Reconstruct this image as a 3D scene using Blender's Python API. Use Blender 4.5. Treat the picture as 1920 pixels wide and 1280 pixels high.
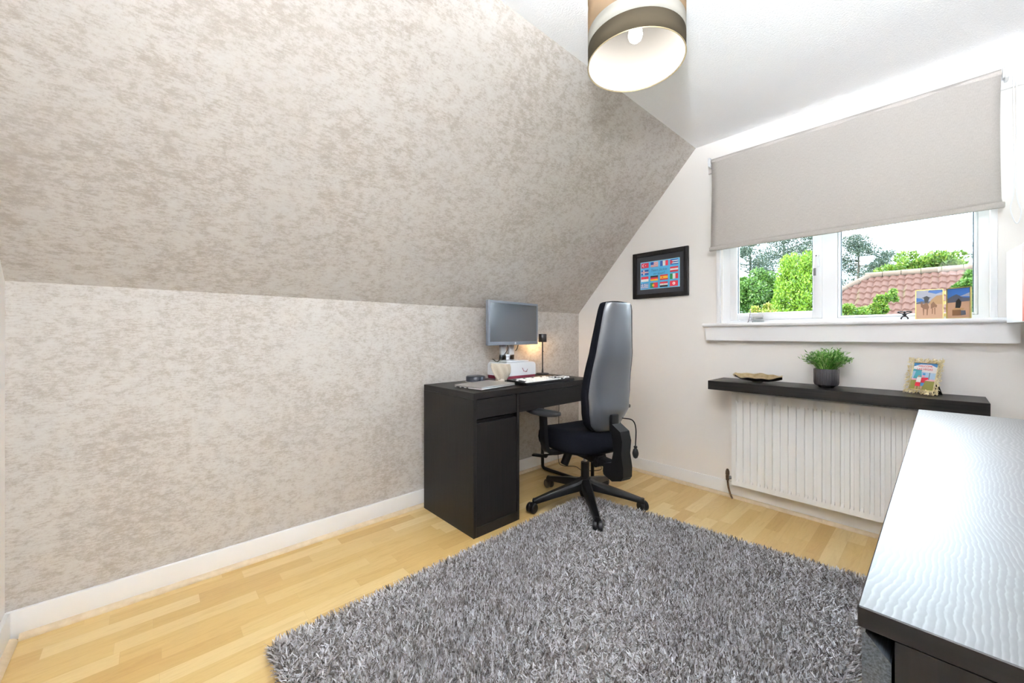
import bpy, bmesh, math, random
import numpy as np
from mathutils import Vector, Matrix, Euler
random.seed(7); RNG = np.random.default_rng(11)
for o in list(bpy.data.objects): bpy.data.objects.remove(o)
scene = bpy.context.scene
COL = scene.collection
R = math.radians

# ---------------------------------------------------------------- camera, world, sun, exposure
cam_d = bpy.data.cameras.new('camera'); cam = bpy.data.objects.new('camera', cam_d); COL.objects.link(cam)
cam.location = (2.1719, -2.7926, 1.0511); cam.rotation_euler = (R(90), 0, R(47.4745))
cam_d.sensor_width = 36; cam_d.lens = 36 * 739.09 / 1920; cam_d.shift_y = -12.44 / 1920; cam_d.clip_start = .02
scene.camera = cam
vs = scene.view_settings
vs.view_transform = 'Standard'; vs.look = 'None'; vs.gamma = 1; vs.use_curve_mapping = False; vs.exposure = 0.56
scene.cycles.max_bounces = 14; scene.cycles.diffuse_bounces = 8; scene.cycles.glossy_bounces = 6
scene.cycles.transparent_max_bounces = 12; scene.cycles.transmission_bounces = 8
scene.cycles.use_denoising = True; scene.cycles.sample_clamp_indirect = 20; scene.cycles.caustics_reflective = False; scene.cycles.caustics_refractive = False

SKY = 12.0
world = bpy.data.worlds.new('sky'); scene.world = world; world.use_nodes = True
nt = world.node_tree; nt.nodes.clear()
wo = nt.nodes.new('ShaderNodeOutputWorld'); bg = nt.nodes.new('ShaderNodeBackground')
tc = nt.nodes.new('ShaderNodeTexCoord'); nz = nt.nodes.new('ShaderNodeTexNoise'); rp = nt.nodes.new('ShaderNodeValToRGB')
nz.inputs['Scale'].default_value = 2.2; nz.inputs['Detail'].default_value = 4
rp.color_ramp.elements[0].position = .38; rp.color_ramp.elements[0].color = (.62, .80, .98, 1)
rp.color_ramp.elements[1].position = .62; rp.color_ramp.elements[1].color = (.90, .96, 1, 1)
nt.links.new(tc.outputs['Generated'], nz.inputs['Vector']); nt.links.new(nz.outputs['Fac'], rp.inputs['Fac'])
nt.links.new(rp.outputs['Color'], bg.inputs['Color']); bg.inputs['Strength'].default_value = SKY
nt.links.new(bg.outputs['Background'], wo.inputs['Surface'])
sd = bpy.data.lights.new('sun', 'SUN'); sd.energy = 14; sd.angle = R(4); sd.color = (1, .95, .86)
sun = bpy.data.objects.new('sun', sd); COL.objects.link(sun); sun.rotation_euler = Euler((R(48), 0, R(-38)))
LAMP_W = 3.5      # ceiling pendant bulb
DESK_W = 6.0       # desk lamp bulb
FILL_W = 350.0       # added fill lamp, unseen in the corner behind the camera

# ---------------------------------------------------------------- helpers
def link(o, parent=None):
    COL.objects.link(o)
    if parent: o.parent = parent
    return o

class MB:
    """collects shapes in one mesh"""
    def __init__(s): s.bm = bmesh.new(); s.mi = 0
    def _mark(s, n0):
        s.bm.faces.ensure_lookup_table()
        for f in s.bm.faces[n0:]: f.material_index = s.mi
    def box(s, lo, hi, bev=0, M=None, seg=2):
        n0 = len(s.bm.faces); lo, hi = Vector(lo), Vector(hi)
        c = (lo + hi) / 2; d = hi - lo
        r = bmesh.ops.create_cube(s.bm, size=1)
        T = Matrix.Translation(c) @ Matrix.Diagonal((d.x, d.y, d.z, 1))
        bmesh.ops.transform(s.bm, matrix=T, verts=r['verts'])
        vs_ = r['verts']
        if bev:
            es = list({e for v in vs_ for e in v.link_edges})
            q = bmesh.ops.bevel(s.bm, geom=es, offset=min(bev, min(d) * .49), segments=seg, profile=.5, affect='EDGES')
            vs_ = list({v for f in q['faces'] for v in f.verts} | {v for v in vs_ if v.is_valid})
        if M is not None: bmesh.ops.transform(s.bm, matrix=M, verts=vs_)
        s._mark(n0); return s
    def loops(s, rings, close=True, cap=True, M=None):
        """rings: list of lists of points, skinned"""
        n0 = len(s.bm.faces)
        vv = [[s.bm.verts.new(M @ Vector(p) if M is not None else Vector(p)) for p in r] for r in rings]
        n = len(vv[0])
        for a, b in zip(vv, vv[1:]):
            for i in range(n if close else n - 1):
                j = (i + 1) % n
                try: s.bm.faces.new((a[i], a[j], b[j], b[i]))
                except ValueError: pass
        if cap and close:
            for q in (vv[0][::-1], vv[-1]):
                try: s.bm.faces.new(q)
                except ValueError: pass
        s._mark(n0); return s
    def lathe(s, prof, c=(0, 0, 0), seg=32, M=None, rib=None, cap=True):
        rings = []
        for r, z in prof:
            rings.append([(c[0] + (r if not rib else rib(r, i, seg)) * math.cos(2 * math.pi * i / seg),
                           c[1] + (r if not rib else rib(r, i, seg)) * math.sin(2 * math.pi * i / seg), c[2] + z) for i in range(seg)])
        return s.loops(rings, cap=cap, M=M)
    def cyl(s, p0, p1, r0, r1=None, seg=20):
        r1 = r0 if r1 is None else r1
        p0, p1 = Vector(p0), Vector(p1); d = p1 - p0
        q = d.to_track_quat('Z', 'Y').to_matrix().to_4x4(); q.translation = p0
        return s.lathe([(r0, 0), (r1, d.length)], seg=seg, M=q)
    def tube(s, pts, r, seg=10, taper=None):
        pts = [Vector(p) for p in pts]; rings = []
        up = Vector((0, 0, 1)); prev = None
        for i, p in enumerate(pts):
            t = (pts[min(i + 1, len(pts) - 1)] - pts[max(i - 1, 0)]).normalized()
            if prev is None:
                a = t.cross(up if abs(t.z) < .9 else Vector((1, 0, 0))).normalized()
            else: a = (prev - t * prev.dot(t)).normalized()
            prev = a; b = t.cross(a)
            rr = r if taper is None else r * taper(i / (len(pts) - 1))
            rings.append([p + (a * math.cos(2 * math.pi * k / seg) + b * math.sin(2 * math.pi * k / seg)) * rr for k in range(seg)])
        return s.loops(rings)
    def prism(s, poly, h, M=None):
        """2D poly in XY extruded 0..h in Z"""
        return s.loops([[(x, y, 0) for x, y in poly], [(x, y, h) for x, y in poly]], M=M)
    def quad(s, pts):
        n0 = len(s.bm.faces); s.bm.faces.new([s.bm.verts.new(Vector(p)) for p in pts]); s._mark(n0); return s
    def build(s, name, mat, parent=None, smooth=35, loc=None, sub=0):
        bmesh.ops.recalc_face_normals(s.bm, faces=s.bm.faces)
        me = bpy.data.meshes.new(name); s.bm.to_mesh(me); s.bm.free()
        for m in (mat if isinstance(mat, (list, tuple)) else [mat]): me.materials.append(m)
        if smooth: me.shade_smooth(); me.set_sharp_from_angle(angle=R(smooth))
        o = bpy.data.objects.new(name, me); link(o, parent)
        if loc: o.location = loc
        if sub:
            md = o.modifiers.new('sub', 'SUBSURF'); md.levels = sub; md.render_levels = sub
        return o

def curve(pts, n=8):
    """Catmull-Rom through the points"""
    P = [Vector(p) for p in pts]; P = [P[0] * 2 - P[1]] + P + [P[-1] * 2 - P[-2]]; out = []
    for i in range(1, len(P) - 2):
        for k in range(n):
            t = k / n; a, b, c, d = P[i - 1:i + 3]
            out.append(.5 * ((2 * b) + (c - a) * t + (2 * a - 5 * b + 4 * c - d) * t * t + (3 * b - a - 3 * c + d) * t ** 3))
    return out + [P[-2]]

def thing(name, label, cat, loc=(0, 0, 0), rz=0, group=None):
    o = bpy.data.objects.new(name, None); link(o); o.location = loc; o.rotation_euler = (0, 0, rz)
    o.empty_display_size = .05
    return tag(o, label, cat, group)
def tag(o, label, cat, group=None, kind=None):
    o['label'] = label; o['category'] = cat
    if group: o['group'] = group
    if kind: o['kind'] = kind
    return o
def struct(o): o['kind'] = 'structure'; return o
def look(o, label): o['label'] = label; return o

# ---------------------------------------------------------------- materials
def mat(name, col=(.8, .8, .8), rough=.5, metal=0, spec=.5, coat=0, coat_r=.1, emis=None, es=0, trans=0, ior=1.5, sheen=0):
    m = bpy.data.materials.new(name); m.use_nodes = True; b = m.node_tree.nodes['Principled BSDF']
    b.inputs['Base Color'].default_value = (*col, 1); b.inputs['Roughness'].default_value = rough; b.inputs['Metallic'].default_value = metal
    b.inputs['Specular IOR Level'].default_value = spec; b.inputs['Coat Weight'].default_value = coat; b.inputs['Coat Roughness'].default_value = coat_r
    b.inputs['Transmission Weight'].default_value = trans; b.inputs['IOR'].default_value = ior; b.inputs['Sheen Weight'].default_value = sheen
    if emis: b.inputs['Emission Color'].default_value = (*emis, 1); b.inputs['Emission Strength'].default_value = es
    return m
class NG:
    def __init__(s, m): s.t = m.node_tree; s.b = s.t.nodes['Principled BSDF']
    def n(s, t, **k):
        x = s.t.nodes.new(t)
        for a, v in k.items(): setattr(x, a, v)
        return x
    def l(s, a, b): s.t.links.new(a, b)
    def coord(s, scale=(1, 1, 1), rot=(0, 0, 0), kind='Object'):
        c = s.n('ShaderNodeTexCoord'); m = s.n('ShaderNodeMapping'); m.inputs['Scale'].default_value = scale; m.inputs['Rotation'].default_value = rot
        s.l(c.outputs[kind], m.inputs['Vector']); return m.outputs['Vector']
    def noise(s, v, sc, det=4, ro=.55, dist=0):
        x = s.n('ShaderNodeTexNoise'); x.inputs['Scale'].default_value = sc; x.inputs['Detail'].default_value = det
        x.inputs['Roughness'].default_value = ro; x.inputs['Distortion'].default_value = dist; s.l(v, x.inputs['Vector']); return x.outputs['Fac']
    def ramp(s, f, stops):
        r = s.n('ShaderNodeValToRGB'); e = r.color_ramp.elements
        while len(e) < len(stops): e.new(.5)
        for q, (p, c) in zip(e, stops): q.position = p; q.color = (*c, 1)
        s.l(f, r.inputs['Fac']); return r.outputs['Color']
    def mix(s, f, a, b, mode='MIX'):
        x = s.n('ShaderNodeMix', data_type='RGBA', blend_type=mode)
        for i, v in ((0, f), (6, a), (7, b)):
            if hasattr(v, 'is_linked'): s.l(v, x.inputs[i])
            else: x.inputs[i].default_value = v if i == 0 else (*v, 1)
        return x.outputs[2]
    def math(s, op, a, b=None):
        x = s.n('ShaderNodeMath', operation=op)
        for i, v in enumerate((a, b)):
            if v is None: continue
            if hasattr(v, 'is_linked'): s.l(v, x.inputs[i])
            else: x.inputs[i].default_value = v
        return x.outputs[0]
    def bump(s, h, st=.3, d=.002):
        x = s.n('ShaderNodeBump'); x.inputs['Strength'].default_value = st; x.inputs['Distance'].default_value = d
        s.l(h, x.inputs['Height']); s.l(x.outputs['Normal'], s.b.inputs['Normal'])
    def col(s, c): s.l(c, s.b.inputs['Base Color'])

def m_wallpaper():
    m = mat('wallpaper', rough=.75, spec=.2); g = NG(m)
    v = g.coord((1, .75, 1.15))
    blot = g.noise(v, 25, 12, .88, .05); fine = g.noise(g.coord((1, .3, 1.6)), 130, 3, .6); big = g.noise(v, 4.0, 3, .5)
    f = g.math('ADD', g.math('MULTIPLY', blot, .78), g.math('MULTIPLY', fine, .22)); f = g.math('ADD', f, g.math('MULTIPLY', g.math('SUBTRACT', big, .5), .16))
    c = g.ramp(f, [(.41, (.39, .345, .30)), (.47, (.44, .40, .36)), (.51, (.515, .483, .45)), (.58, (.545, .52, .49))])
    g.col(c); g.bump(fine, .15, .001); return m
def m_floor():
    m = mat('beech_laminate', rough=.33, spec=.5); g = NG(m)
    c = g.n('ShaderNodeTexCoord'); sp = g.n('ShaderNodeSeparateXYZ'); g.l(c.outputs['Object'], sp.inputs[0])
    xi = g.math('DIVIDE', sp.outputs['X'], .066); st = g.math('FLOOR', xi)
    wn = g.n('ShaderNodeTexWhiteNoise', noise_dimensions='1D'); g.l(st, wn.inputs['W'])
    yo = g.math('ADD', g.math('DIVIDE', sp.outputs['Y'], .41), g.math('MULTIPLY', wn.outputs['Value'], 7.3)); pl = g.math('FLOOR', yo)
    w2 = g.n('ShaderNodeTexWhiteNoise', noise_dimensions='2D'); cb = g.n('ShaderNodeCombineXYZ'); g.l(st, cb.inputs[0]); g.l(pl, cb.inputs[1]); g.l(cb.outputs[0], w2.inputs['Vector'])
    base = g.ramp(w2.outputs['Value'], [(0, (.53, .345, .125)), (.35, (.585, .40, .155)), (.7, (.63, .455, .195)), (1, (.69, .53, .265))])
    off = g.n('ShaderNodeCombineXYZ'); g.l(g.math('ADD', g.math('MULTIPLY', sp.outputs['X'], 9), g.math('MULTIPLY', w2.outputs['Value'], 40)), off.inputs[0]); g.l(g.math('MULTIPLY', sp.outputs['Y'], 1.1), off.inputs[1])
    gr = g.noise(off.outputs[0], 5, 6, .6, .8)
    grain = g.ramp(gr, [(.3, (.86, .80, .72)), (.52, (1, 1, 1)), (.75, (.93, .88, .80))])
    c1 = g.mix(.75, base, grain, 'MULTIPLY')
    fl = g.noise(g.coord((420, 40, 1)), 1, 2); c2 = g.mix(.07, c1, fl, 'OVERLAY')
    # thin seams between the 3-strip boards
    fx = g.math('FRACT', xi); fy = g.math('FRACT', yo)
    sx = g.math('LESS_THAN', fx, .016); sy = g.math('LESS_THAN', fy, .003); sm = g.math('MULTIPLY', g.math('MAXIMUM', sx, sy), .35)
    g.col(g.mix(sm, c2, (.45, .28, .13))); return m
def m_dark(name='black_brown_veneer', col=(.010, .0085, .0085), hi=(.017, .014, .0135), rough=.42, scale=(1, 22, 22), spec=.25, coat=0):
    m = mat(name, rough=rough, spec=spec, coat=coat, coat_r=.12); g = NG(m)
    n = g.noise(g.coord(scale), 3.5, 6, .65, .3); g.col(g.ramp(n, [(.35, col), (.7, hi)])); g.bump(n, .12, .001); return m
def m_ash():
    m = mat('black_ash_veneer_top', rough=.42, spec=1.0, coat=1.0, coat_r=.42); g = NG(m); g.b.inputs['Coat IOR'].default_value = 1.62; g.b.inputs['IOR'].default_value = 1.5
    c = g.n('ShaderNodeTexCoord'); sp = g.n('ShaderNodeSeparateXYZ'); g.l(c.outputs['Object'], sp.inputs[0])
    n = g.noise(g.coord((2.0, .8, 1)), 2.4, 2, .4, .0); w = g.noise(g.coord((14, 26, 1)), 1, 2)
    ph = g.math('ADD', g.math('MULTIPLY', sp.outputs['X'], 150), g.math('ADD', g.math('MULTIPLY', n, 22), g.math('MULTIPLY', w, 1.8)))
    line = g.ramp(g.math('FRACT', ph), [(0, (0, 0, 0)), (.15, (1, 1, 1)), (.5, (.25, .25, .25)), (1, (0, 0, 0))])
    pore = g.noise(g.coord((300, 40, 1)), 1, 2); pr = g.ramp(pore, [(.42, (1, 1, 1)), (.62, (.2, .2, .2))]); h = g.mix(.6, line, pr, 'MULTIPLY')
    g.col(g.ramp(h, [(0, (.03, .029, .031)), (1, (.13, .13, .135))]))
    r = g.ramp(h, [(0, (.44, .44, .44)), (1, (.40, .40, .40))]); g.l(r, g.b.inputs['Roughness']); g.l(r, g.b.inputs['Coat Roughness'])
    g.bump(h, .03, .0005); return m
def m_ceiling():
    m = mat('stippled_ceiling_paint', (.93, .935, .95), .9, spec=.1); g = NG(m)
    g.bump(g.noise(g.coord(), 130, 4, .7), .55, .004); return m
def m_paint(name, col, rough=.6, b=.06):
    m = mat(name, col, rough, spec=.3); g = NG(m); g.bump(g.noise(g.coord(), 60, 3), b, .001); return m
def m_fabric(name, c1, c2, sc=(300, 300, 300), rough=.95, trl=0):
    m = mat(name, rough=rough, spec=.15, sheen=.2); g = NG(m); n = g.noise(g.coord(sc), 1, 2)
    g.col(g.ramp(n, [(.3, c1), (.7, c2)])); g.bump(n, .2, .0008); return m
def m_blind():
    m = mat('linen_blind_fabric', rough=.95, spec=.1); g = NG(m)
    n = g.noise(g.coord((14, 1, 260)), 3, 4, .7); n2 = g.noise(g.coord((420, 1, 90)), 1, 2)
    c = g.ramp(g.math('ADD', g.math('MULTIPLY', n, .65), g.math('MULTIPLY', n2, .35)), [(.35, (.47, .435, .405)), (.65, (.60, .565, .53))]); g.col(c)
    tr = g.n('ShaderNodeBsdfTranslucent'); g.l(c, tr.inputs['Color']); mx = g.n('ShaderNodeMixShader'); mx.inputs[0].default_value = .16
    g.l(g.b.outputs[0], mx.inputs[1]); g.l(tr.outputs[0], mx.inputs[2]); g.l(mx.outputs[0], g.t.nodes['Material Output'].inputs['Surface']); return m
def m_shade(name, col, f, rough=.9):
    m = mat(name, col, rough, spec=.1); g = NG(m); tr = g.n('ShaderNodeBsdfTranslucent'); tr.inputs['Color'].default_value = (*col, 1)
    mx = g.n('ShaderNodeMixShader'); mx.inputs[0].default_value = f; g.l(g.b.outputs[0], mx.inputs[1]); g.l(tr.outputs[0], mx.inputs[2])
    g.l(mx.outputs[0], g.t.nodes['Material Output'].inputs['Surface']); g.bump(g.noise(g.coord((260, 260, 260)), 1, 1), .15, .0006); return m
def m_rug(name='shaggy_yarn'):
    m = mat(name, rough=.8, spec=.3, sheen=.3); g = NG(m); ge = g.n('ShaderNodeNewGeometry')
    g.col(g.ramp(ge.outputs['Random Per Island'], [(0, (.07, .052, .045)), (.25, (.18, .15, .135)), (.45, (.37, .34, .33)), (.72, (.56, .545, .56)), (1, (.80, .80, .84))])); return m
def m_leaf(name, stops, rough=.55, trans=.25, sc=.0):
    m = mat(name, rough=rough, spec=.3); g = NG(m); ge = g.n('ShaderNodeNewGeometry')
    c = g.ramp(ge.outputs['Random Per Island'], stops); g.col(c)
    tr = g.n('ShaderNodeBsdfTranslucent'); g.l(c, tr.inputs['Color']); mx = g.n('ShaderNodeMixShader'); mx.inputs[0].default_value = trans
    g.l(g.b.outputs[0], mx.inputs[1]); g.l(tr.outputs[0], mx.inputs[2]); g.l(mx.outputs[0], g.t.nodes['Material Output'].inputs['Surface']); return m
def m_glass():
    m = bpy.data.materials.new('window_glass'); m.use_nodes = True; t = m.node_tree; t.nodes.clear()
    o = t.nodes.new('ShaderNodeOutputMaterial'); a = t.nodes.new('ShaderNodeBsdfTransparent'); gl = t.nodes.new('ShaderNodeBsdfGlossy'); gl.inputs['Roughness'].default_value = .02
    fr = t.nodes.new('ShaderNodeFresnel'); fr.inputs[0].default_value = 1.12; mx = t.nodes.new('ShaderNodeMixShader'); a.inputs[0].default_value = (.97, .985, .98, 1)
    t.links.new(fr.outputs[0], mx.inputs[0]); t.links.new(a.outputs[0], mx.inputs[1]); t.links.new(gl.outputs[0], mx.inputs[2]); t.links.new(mx.outputs[0], o.inputs[0]); return m
def m_flower_noise(name, c1, c2, sc, rough=.6, metal=0, bump=.1):
    m = mat(name, rough=rough, metal=metal); g = NG(m); n = g.noise(g.coord(), sc, 4); g.col(g.ramp(n, [(.35, c1), (.65, c2)])); g.bump(n, bump, .002); return m

WALLP = m_wallpaper(); FLOOR = m_floor(); CEIL = m_ceiling()
WALL = m_paint('magnolia_wall_paint', (.87, .84, .81)); WHITE = m_paint('white_gloss_paint', (.86, .86, .87), .3, .02)
UPVC = mat('white_upvc', (.86, .87, .89), .25); RADW = mat('white_radiator_enamel', (.88, .88, .87), .28)
BEAD = m_flower_noise('beech_bead', (.58, .46, .31), (.66, .54, .38), 30, .45)
DARK = m_dark(); DARKY = m_dark('black_brown_veneer_lengthwise', scale=(22, 1, 22)); DARKX = m_dark('black_brown_shelf_veneer', scale=(1, 30, 40), rough=.4, col=(.010, .0085, .0085), hi=(.024, .020, .018))
DARKZ = m_dark('black_brown_upright_veneer', scale=(25, 25, 1)); ASH = m_ash()
BLKP = mat('black_plastic', (.008, .008, .009), .38, spec=.35); BLKM = mat('black_powder_coated_steel', (.015, .015, .017), .35)
BLKG = mat('black_gap', (.004, .004, .004), .9)
SHELL = mat('charcoal_plastic_shell', (.07, .078, .092), .36, spec=1, coat=1, coat_r=.26)
CHFAB = m_fabric('black_chair_fabric', (.0025, .003, .006), (.007, .0075, .012)); CHFAB.node_tree.nodes['Principled BSDF'].inputs['Sheen Weight'].default_value = 0; CHROME = mat('chrome', (.8, .8, .82), .12, 1)
GLASS = m_glass()

# ================================================================ ROOM
KZ, CZ, CX, YB, XR = 1.2369, 2.3471, 1.0161, -3.1607, 2.44
DX0, DX1, DZ1 = .95, 1.72, 2.00            # door in the wall behind the camera
struct(MB().box((-.12, YB - .1, -.12), (XR + .12, .15, 0)).build('floor', FLOOR))
struct(MB().box((-.12, YB - .1, 0), (0, .15, KZ + .0)).build('wall_left', WALLP))
dirx, dirz = CX, CZ - KZ; L = math.hypot(dirx, dirz); nx, nz_ = -dirz / L * .1, dirx / L * .1
b = MB(); b.loops([[(0, y, KZ), (CX, y, CZ), (CX + nx, y, CZ + nz_), (nx, y, KZ + nz_ - .0)] for y in (YB - .1, .15)])
struct(b.build('wall_left_slope', WALLP, smooth=0))
struct(MB().box((CX - .1, YB - .1, CZ), (XR + .12, .15, CZ + .12)).build('ceiling', CEIL))
# window wall with its opening
OX0, OX1, OZ0, OZ1 = 1.182, 2.318, 1.105, 2.10
b = MB(); b.box((-.12, 0, -.05), (OX0, .15, CZ + .1)); b.box((OX1, 0, -.05), (XR + .12, .15, CZ + .1)); b.box((OX0, 0, -.05), (OX1, .15, OZ0)); b.box((OX0, 0, OZ1), (OX1, .15, CZ + .1))
struct(b.build('wall_window', WALL, smooth=0))
b = MB(); b.box((-.12, YB - .1, 0), (DX0, YB, CZ + .1)); b.box((DX1, YB - .1, 0), (XR + .12, YB, CZ + .1)); b.box((DX0, YB - .1, DZ1), (DX1, YB, CZ + .1))
struct(b.build('wall_back', WALL, smooth=0))
struct(MB().box((XR, YB - .1, -.05), (XR + .12, .15, CZ + .1)).build('wall_right', WALL))
# closed white door in the wall behind the camera
b = MB(); b.box((DX0 - .06, YB, 0), (DX0, YB + .015, DZ1 + .06)); b.box((DX1, YB, 0), (DX1 + .06, YB + .015, DZ1 + .06)); b.box((DX0, YB, DZ1), (DX1, YB + .015, DZ1 + .06))
struct(b.build('trim_2', WHITE, smooth=0))
dr_ = struct(MB().box((DX0 + .003, YB - .055, .006), (DX1 - .003, YB - .015, DZ1 - .003)).build('door_1', WHITE, smooth=0))
MB().tube([(DX0 + .06, YB - .015, 1.0), (DX0 + .06, YB + .03, 1.0), (DX0 + .16, YB + .035, 1.0)], .009, 10).build('door_handle', CHROME, dr_)
# baseboards + beech beads
def skirting(name, lo, hi): struct(MB().box(lo, hi, .004).build(name, WHITE))
skirting('baseboard_left', (0, YB, 0), (.015, 0, .100)); skirting('baseboard_window', (.015, -.015, 0), (XR, 0, .100)); skirting('baseboard_right', (XR - .015, YB, 0), (XR, -.015, .1))
skirting('baseboard_back', (.015, YB, 0), (DX0 - .06, YB + .015, .1))
def bead(name, p0, p1, n):
    p0, p1, n = Vector(p0), Vector(p1), Vector(n); z = Vector((0, 0, 1))
    prof = [(0, 0), (.019, 0), (.019, .005), (.015, .012), (.008, .017), (0, .019)]
    struct(MB().loops([[p + n * a + z * h for a, h in prof] for p in (p0, p1)]).build(name, BEAD, smooth=50))
bead('trim_3', (.015, YB + .034, 0), (.015, -.034, 0), (1, 0, 0)); bead('trim_4', (.034, -.015, 0), (1.72, -.015, 0), (0, -1, 0)); bead('trim_5', (1.7215, -.015, 0), (XR - .015, -.015, 0), (0, -1, 0))
bead('trim_6', (.034, YB + .015, 0), (DX0 - .06, YB + .015, 0), (0, 1, 0))

# window: architrave, sill, frame, sashes, panes
b = MB(); b.box((1.158, -.02, OZ0), (1.182, 0, 2.12), .004); b.box((2.318, -.02, OZ0), (2.340, 0, 2.12), .004); b.box((1.158, -.02, 2.10), (2.34, 0, 2.124), .004)
arch = b.build('trim_1', WHITE); struct(arch)
b = MB(); b.box((1.083, -.072, 1.104), (2.408, .03, 1.127), .009, seg=3); struct(b.build('window_sill', WHITE))
b = MB(); b.loops([[(1.093, y, 1.104), (2.400, y, 1.104), (2.400, y, 1.014), (1.106, y, 1.014)] for y in (-.05, 0)]); struct(b.build('trim_7', WHITE, smooth=0))
win = struct(MB().box((1.182, .03, 1.127), (1.228, .10, 2.10)).box((2.286, .03, 1.127), (2.318, .10, 2.10)).box((1.228, .03, 1.127), (2.286, .10, 1.145)).box((1.228, .03, 2.06), (2.286, .10, 2.10))
       .box((1.712, .03, 1.145), (1.778, .10, 2.06)).build('window_1', UPVC))
def sash(name, x0, x1, z0, z1, w, y0, gl):
    b = MB()
    b.box((x0, y0, z0), (x0 + w, y0 + .05, z1), .005); b.box((x1 - w, y0, z0), (x1, y0 + .05, z1), .005)
    b.box((x0 + w, y0, z0), (x1 - w, y0 + .05, z0 + w), .005); b.box((x0 + w, y0, z1 - w), (x1 - w, y0 + .05, z1), .005)
    s_ = b.build(name, UPVC, win)
    MB().box((x0 + w, y0 + .024, z0 + w), (x1 - w, y0 + .028, z1 - w)).build('window_pane', GLASS, win)
    g = MB(); t = .004
    g.box((x0 + w, y0 + .012, z0 + w), (x0 + w + t, y0 + .023, z1 - w)); g.box((x1 - w - t, y0 + .012, z0 + w), (x1 - w, y0 + .023, z1 - w))
    g.build('gasket', mat('grey_gasket', (.10, .15, .18), .6), s_)
    return s_
s1 = sash('window_sash', 1.228, 1.712, 1.146, 2.06, .044, .022, 0)
s2 = sash('window_frame', 1.778, 2.286, 1.146, 2.06, .012, .040, 0)
h = MB(); h.box((1.683, .004, 1.44), (1.703, .023, 1.52), .005); h.cyl((1.693, .004, 1.50), (1.693, -.018, 1.50), .009); h.box((1.684, -.026, 1.385), (1.702, -.010, 1.512), .006, M=Matrix.Translation((1.693, 0, 1.50)) @ Matrix.Rotation(R(5), 4, 'Y') @ Matrix.Translation((-1.693, 0, -1.50)))
hd = h.build('window_handle', UPVC, win)
MB().box((1.680, -.028, 1.386), (1.692, -.0262, 1.428)).build('handle_grip', mat('grey_grip', (.2, .2, .21), .5), hd)
MB().cyl((1.693, -.0262, 1.497), (1.693, -.0275, 1.497), .0035).build('lock', mat('dark_lock', (.1, .1, .11), .4), hd)
# timber batten that carries the blind
struct(MB().box((1.105, -.018, 2.135), (XR - .01, 0, 2.200), .003).build('trim_8', WHITE))

# ================================================================ BLIND
BL = thing('roller_blind', 'light taupe linen roller blind drawn half down over the window', 'blind', (1.747, -.055, 2.19))
rows, cols = 24, 30; rings = []
for i in range(rows + 1):
    t = i / rows; z = .012 - t * .588; half = .602 + .004 * (2 * t - 1) ** 2 - .006 + (.004 if t > .96 else 0); y = -.02 - .012 * t + .004 * math.sin(t * 7)
    rings.append([(-half + 2 * half * k / cols + .002 * math.sin(k) * 0, y + .0015 * math.sin(k * .9 + t * 3), z) for k in range(cols + 1)])
b = MB(); b.loops(rings, close=False); fab = b.build('fabric', m_blind(), BL)
md = fab.modifiers.new('solid', 'SOLIDIFY'); md.thickness = .0012
MB().cyl((-.60, -.002, 0), (.60, -.002, 0), .019).build('roller', m_fabric('blind_roll', (.50, .46, .43), (.6, .56, .53)), BL)
MB().box((-.607, -.040, -.592), (.609, -.026, -.566), .005).build('bottom_bar', bpy.data.materials['linen_blind_fabric'], BL)
for sx in (-1, 1):
    b = MB(); b.box((sx * .615 - .006, -.022, -.03), (sx * .615 + .006, .036, .03), .004); b.cyl((sx * .603, -.002, 0), (sx * .622, -.002, 0), .021, seg=24); b.build('bracket', UPVC, BL)
b = MB(); cp = curve([(.632, -.02, -.01), (.634, -.022, -.35), (.633, -.022, -.52), (.624, -.022, -.60), (.640, -.022, -.665), (.652, -.022, -.62), (.640, -.022, -.53), (.641, -.020, -.3), (.640, -.018, -.01)], 8)
b.tube(cp, .0022, 6); look(b.build('cord', UPVC, BL), 'white looped pull cord')

# ================================================================ RADIATOR + VALVE
RD = thing('radiator', 'white ribbed panel radiator on the wall below the black shelf', 'radiator', (1.275, 0, .108))
W, H, P = .96, .58, .040
b = MB(); xs = []; n = 24; y0 = -.078
x = .014
pts = [(0, y0 - .012)]
for i in range(n):
    xa = .012 + i * (W - .024) / n; p = (W - .024) / n
    for f, d in ((.0, 0), (.30, .0), (.36, .016), (.70, .016), (.78, .0), (1.0, 0)): pts.append((xa + p * f, y0 - .012 + d))
pts.append((W, y0 - .012))
zs = [(.0, 0), (.030, 0), (.045, 1), (H - .06, 1), (H - .045, 0), (H, 0)]
rings = [[(px, y0 - .012 + (py - (y0 - .012)) * f, z) for px, py in pts] for z, f in zs]
b.loops(rings, close=False)
b.box((0, y0 - .0115, 0), (W, y0 + .004, .002)); b.box((0, y0 - .0115, 0), (.002, y0 + .004, H)); b.box((W - .002, y0 - .0115, 0), (W, y0 + .004, H)); b.box((0, y0 - .0115, H - .002), (W, y0 + .004, H))
b.box((.002, y0 + .003, .002), (W - .002, y0 + .008, H - .002))
pf = b.build('front_panel', RADW, RD, smooth=60)
b = MB(); b.box((-.002, -.092, H - .012), (.0, -.030, H + .0)); b.box((0, y0 + .004, H - .012), (W, y0 + .010, H + .004)); b.box((0, -.034, H - .012), (W, -.030, H + .004))
for i in range(48): b.box((.006 + i * .0198, y0 + .010, H - .008), (.016 + i * .0198, -.034, H - .004))
b.build('top_grille', RADW, RD)
MB().box((.0, -.034, .01), (W, -.018, H - .012), .004).build('rear_panel', RADW, RD)
b = MB(); b.box((.10, -.018, .05), (.13, -.001, H - .05)); b.build('wall_bracket', RADW, RD); MB().box((W - .13, -.018, .05), (W - .10, -.001, H - .05)).build('wall_bracket', RADW, RD)
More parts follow.
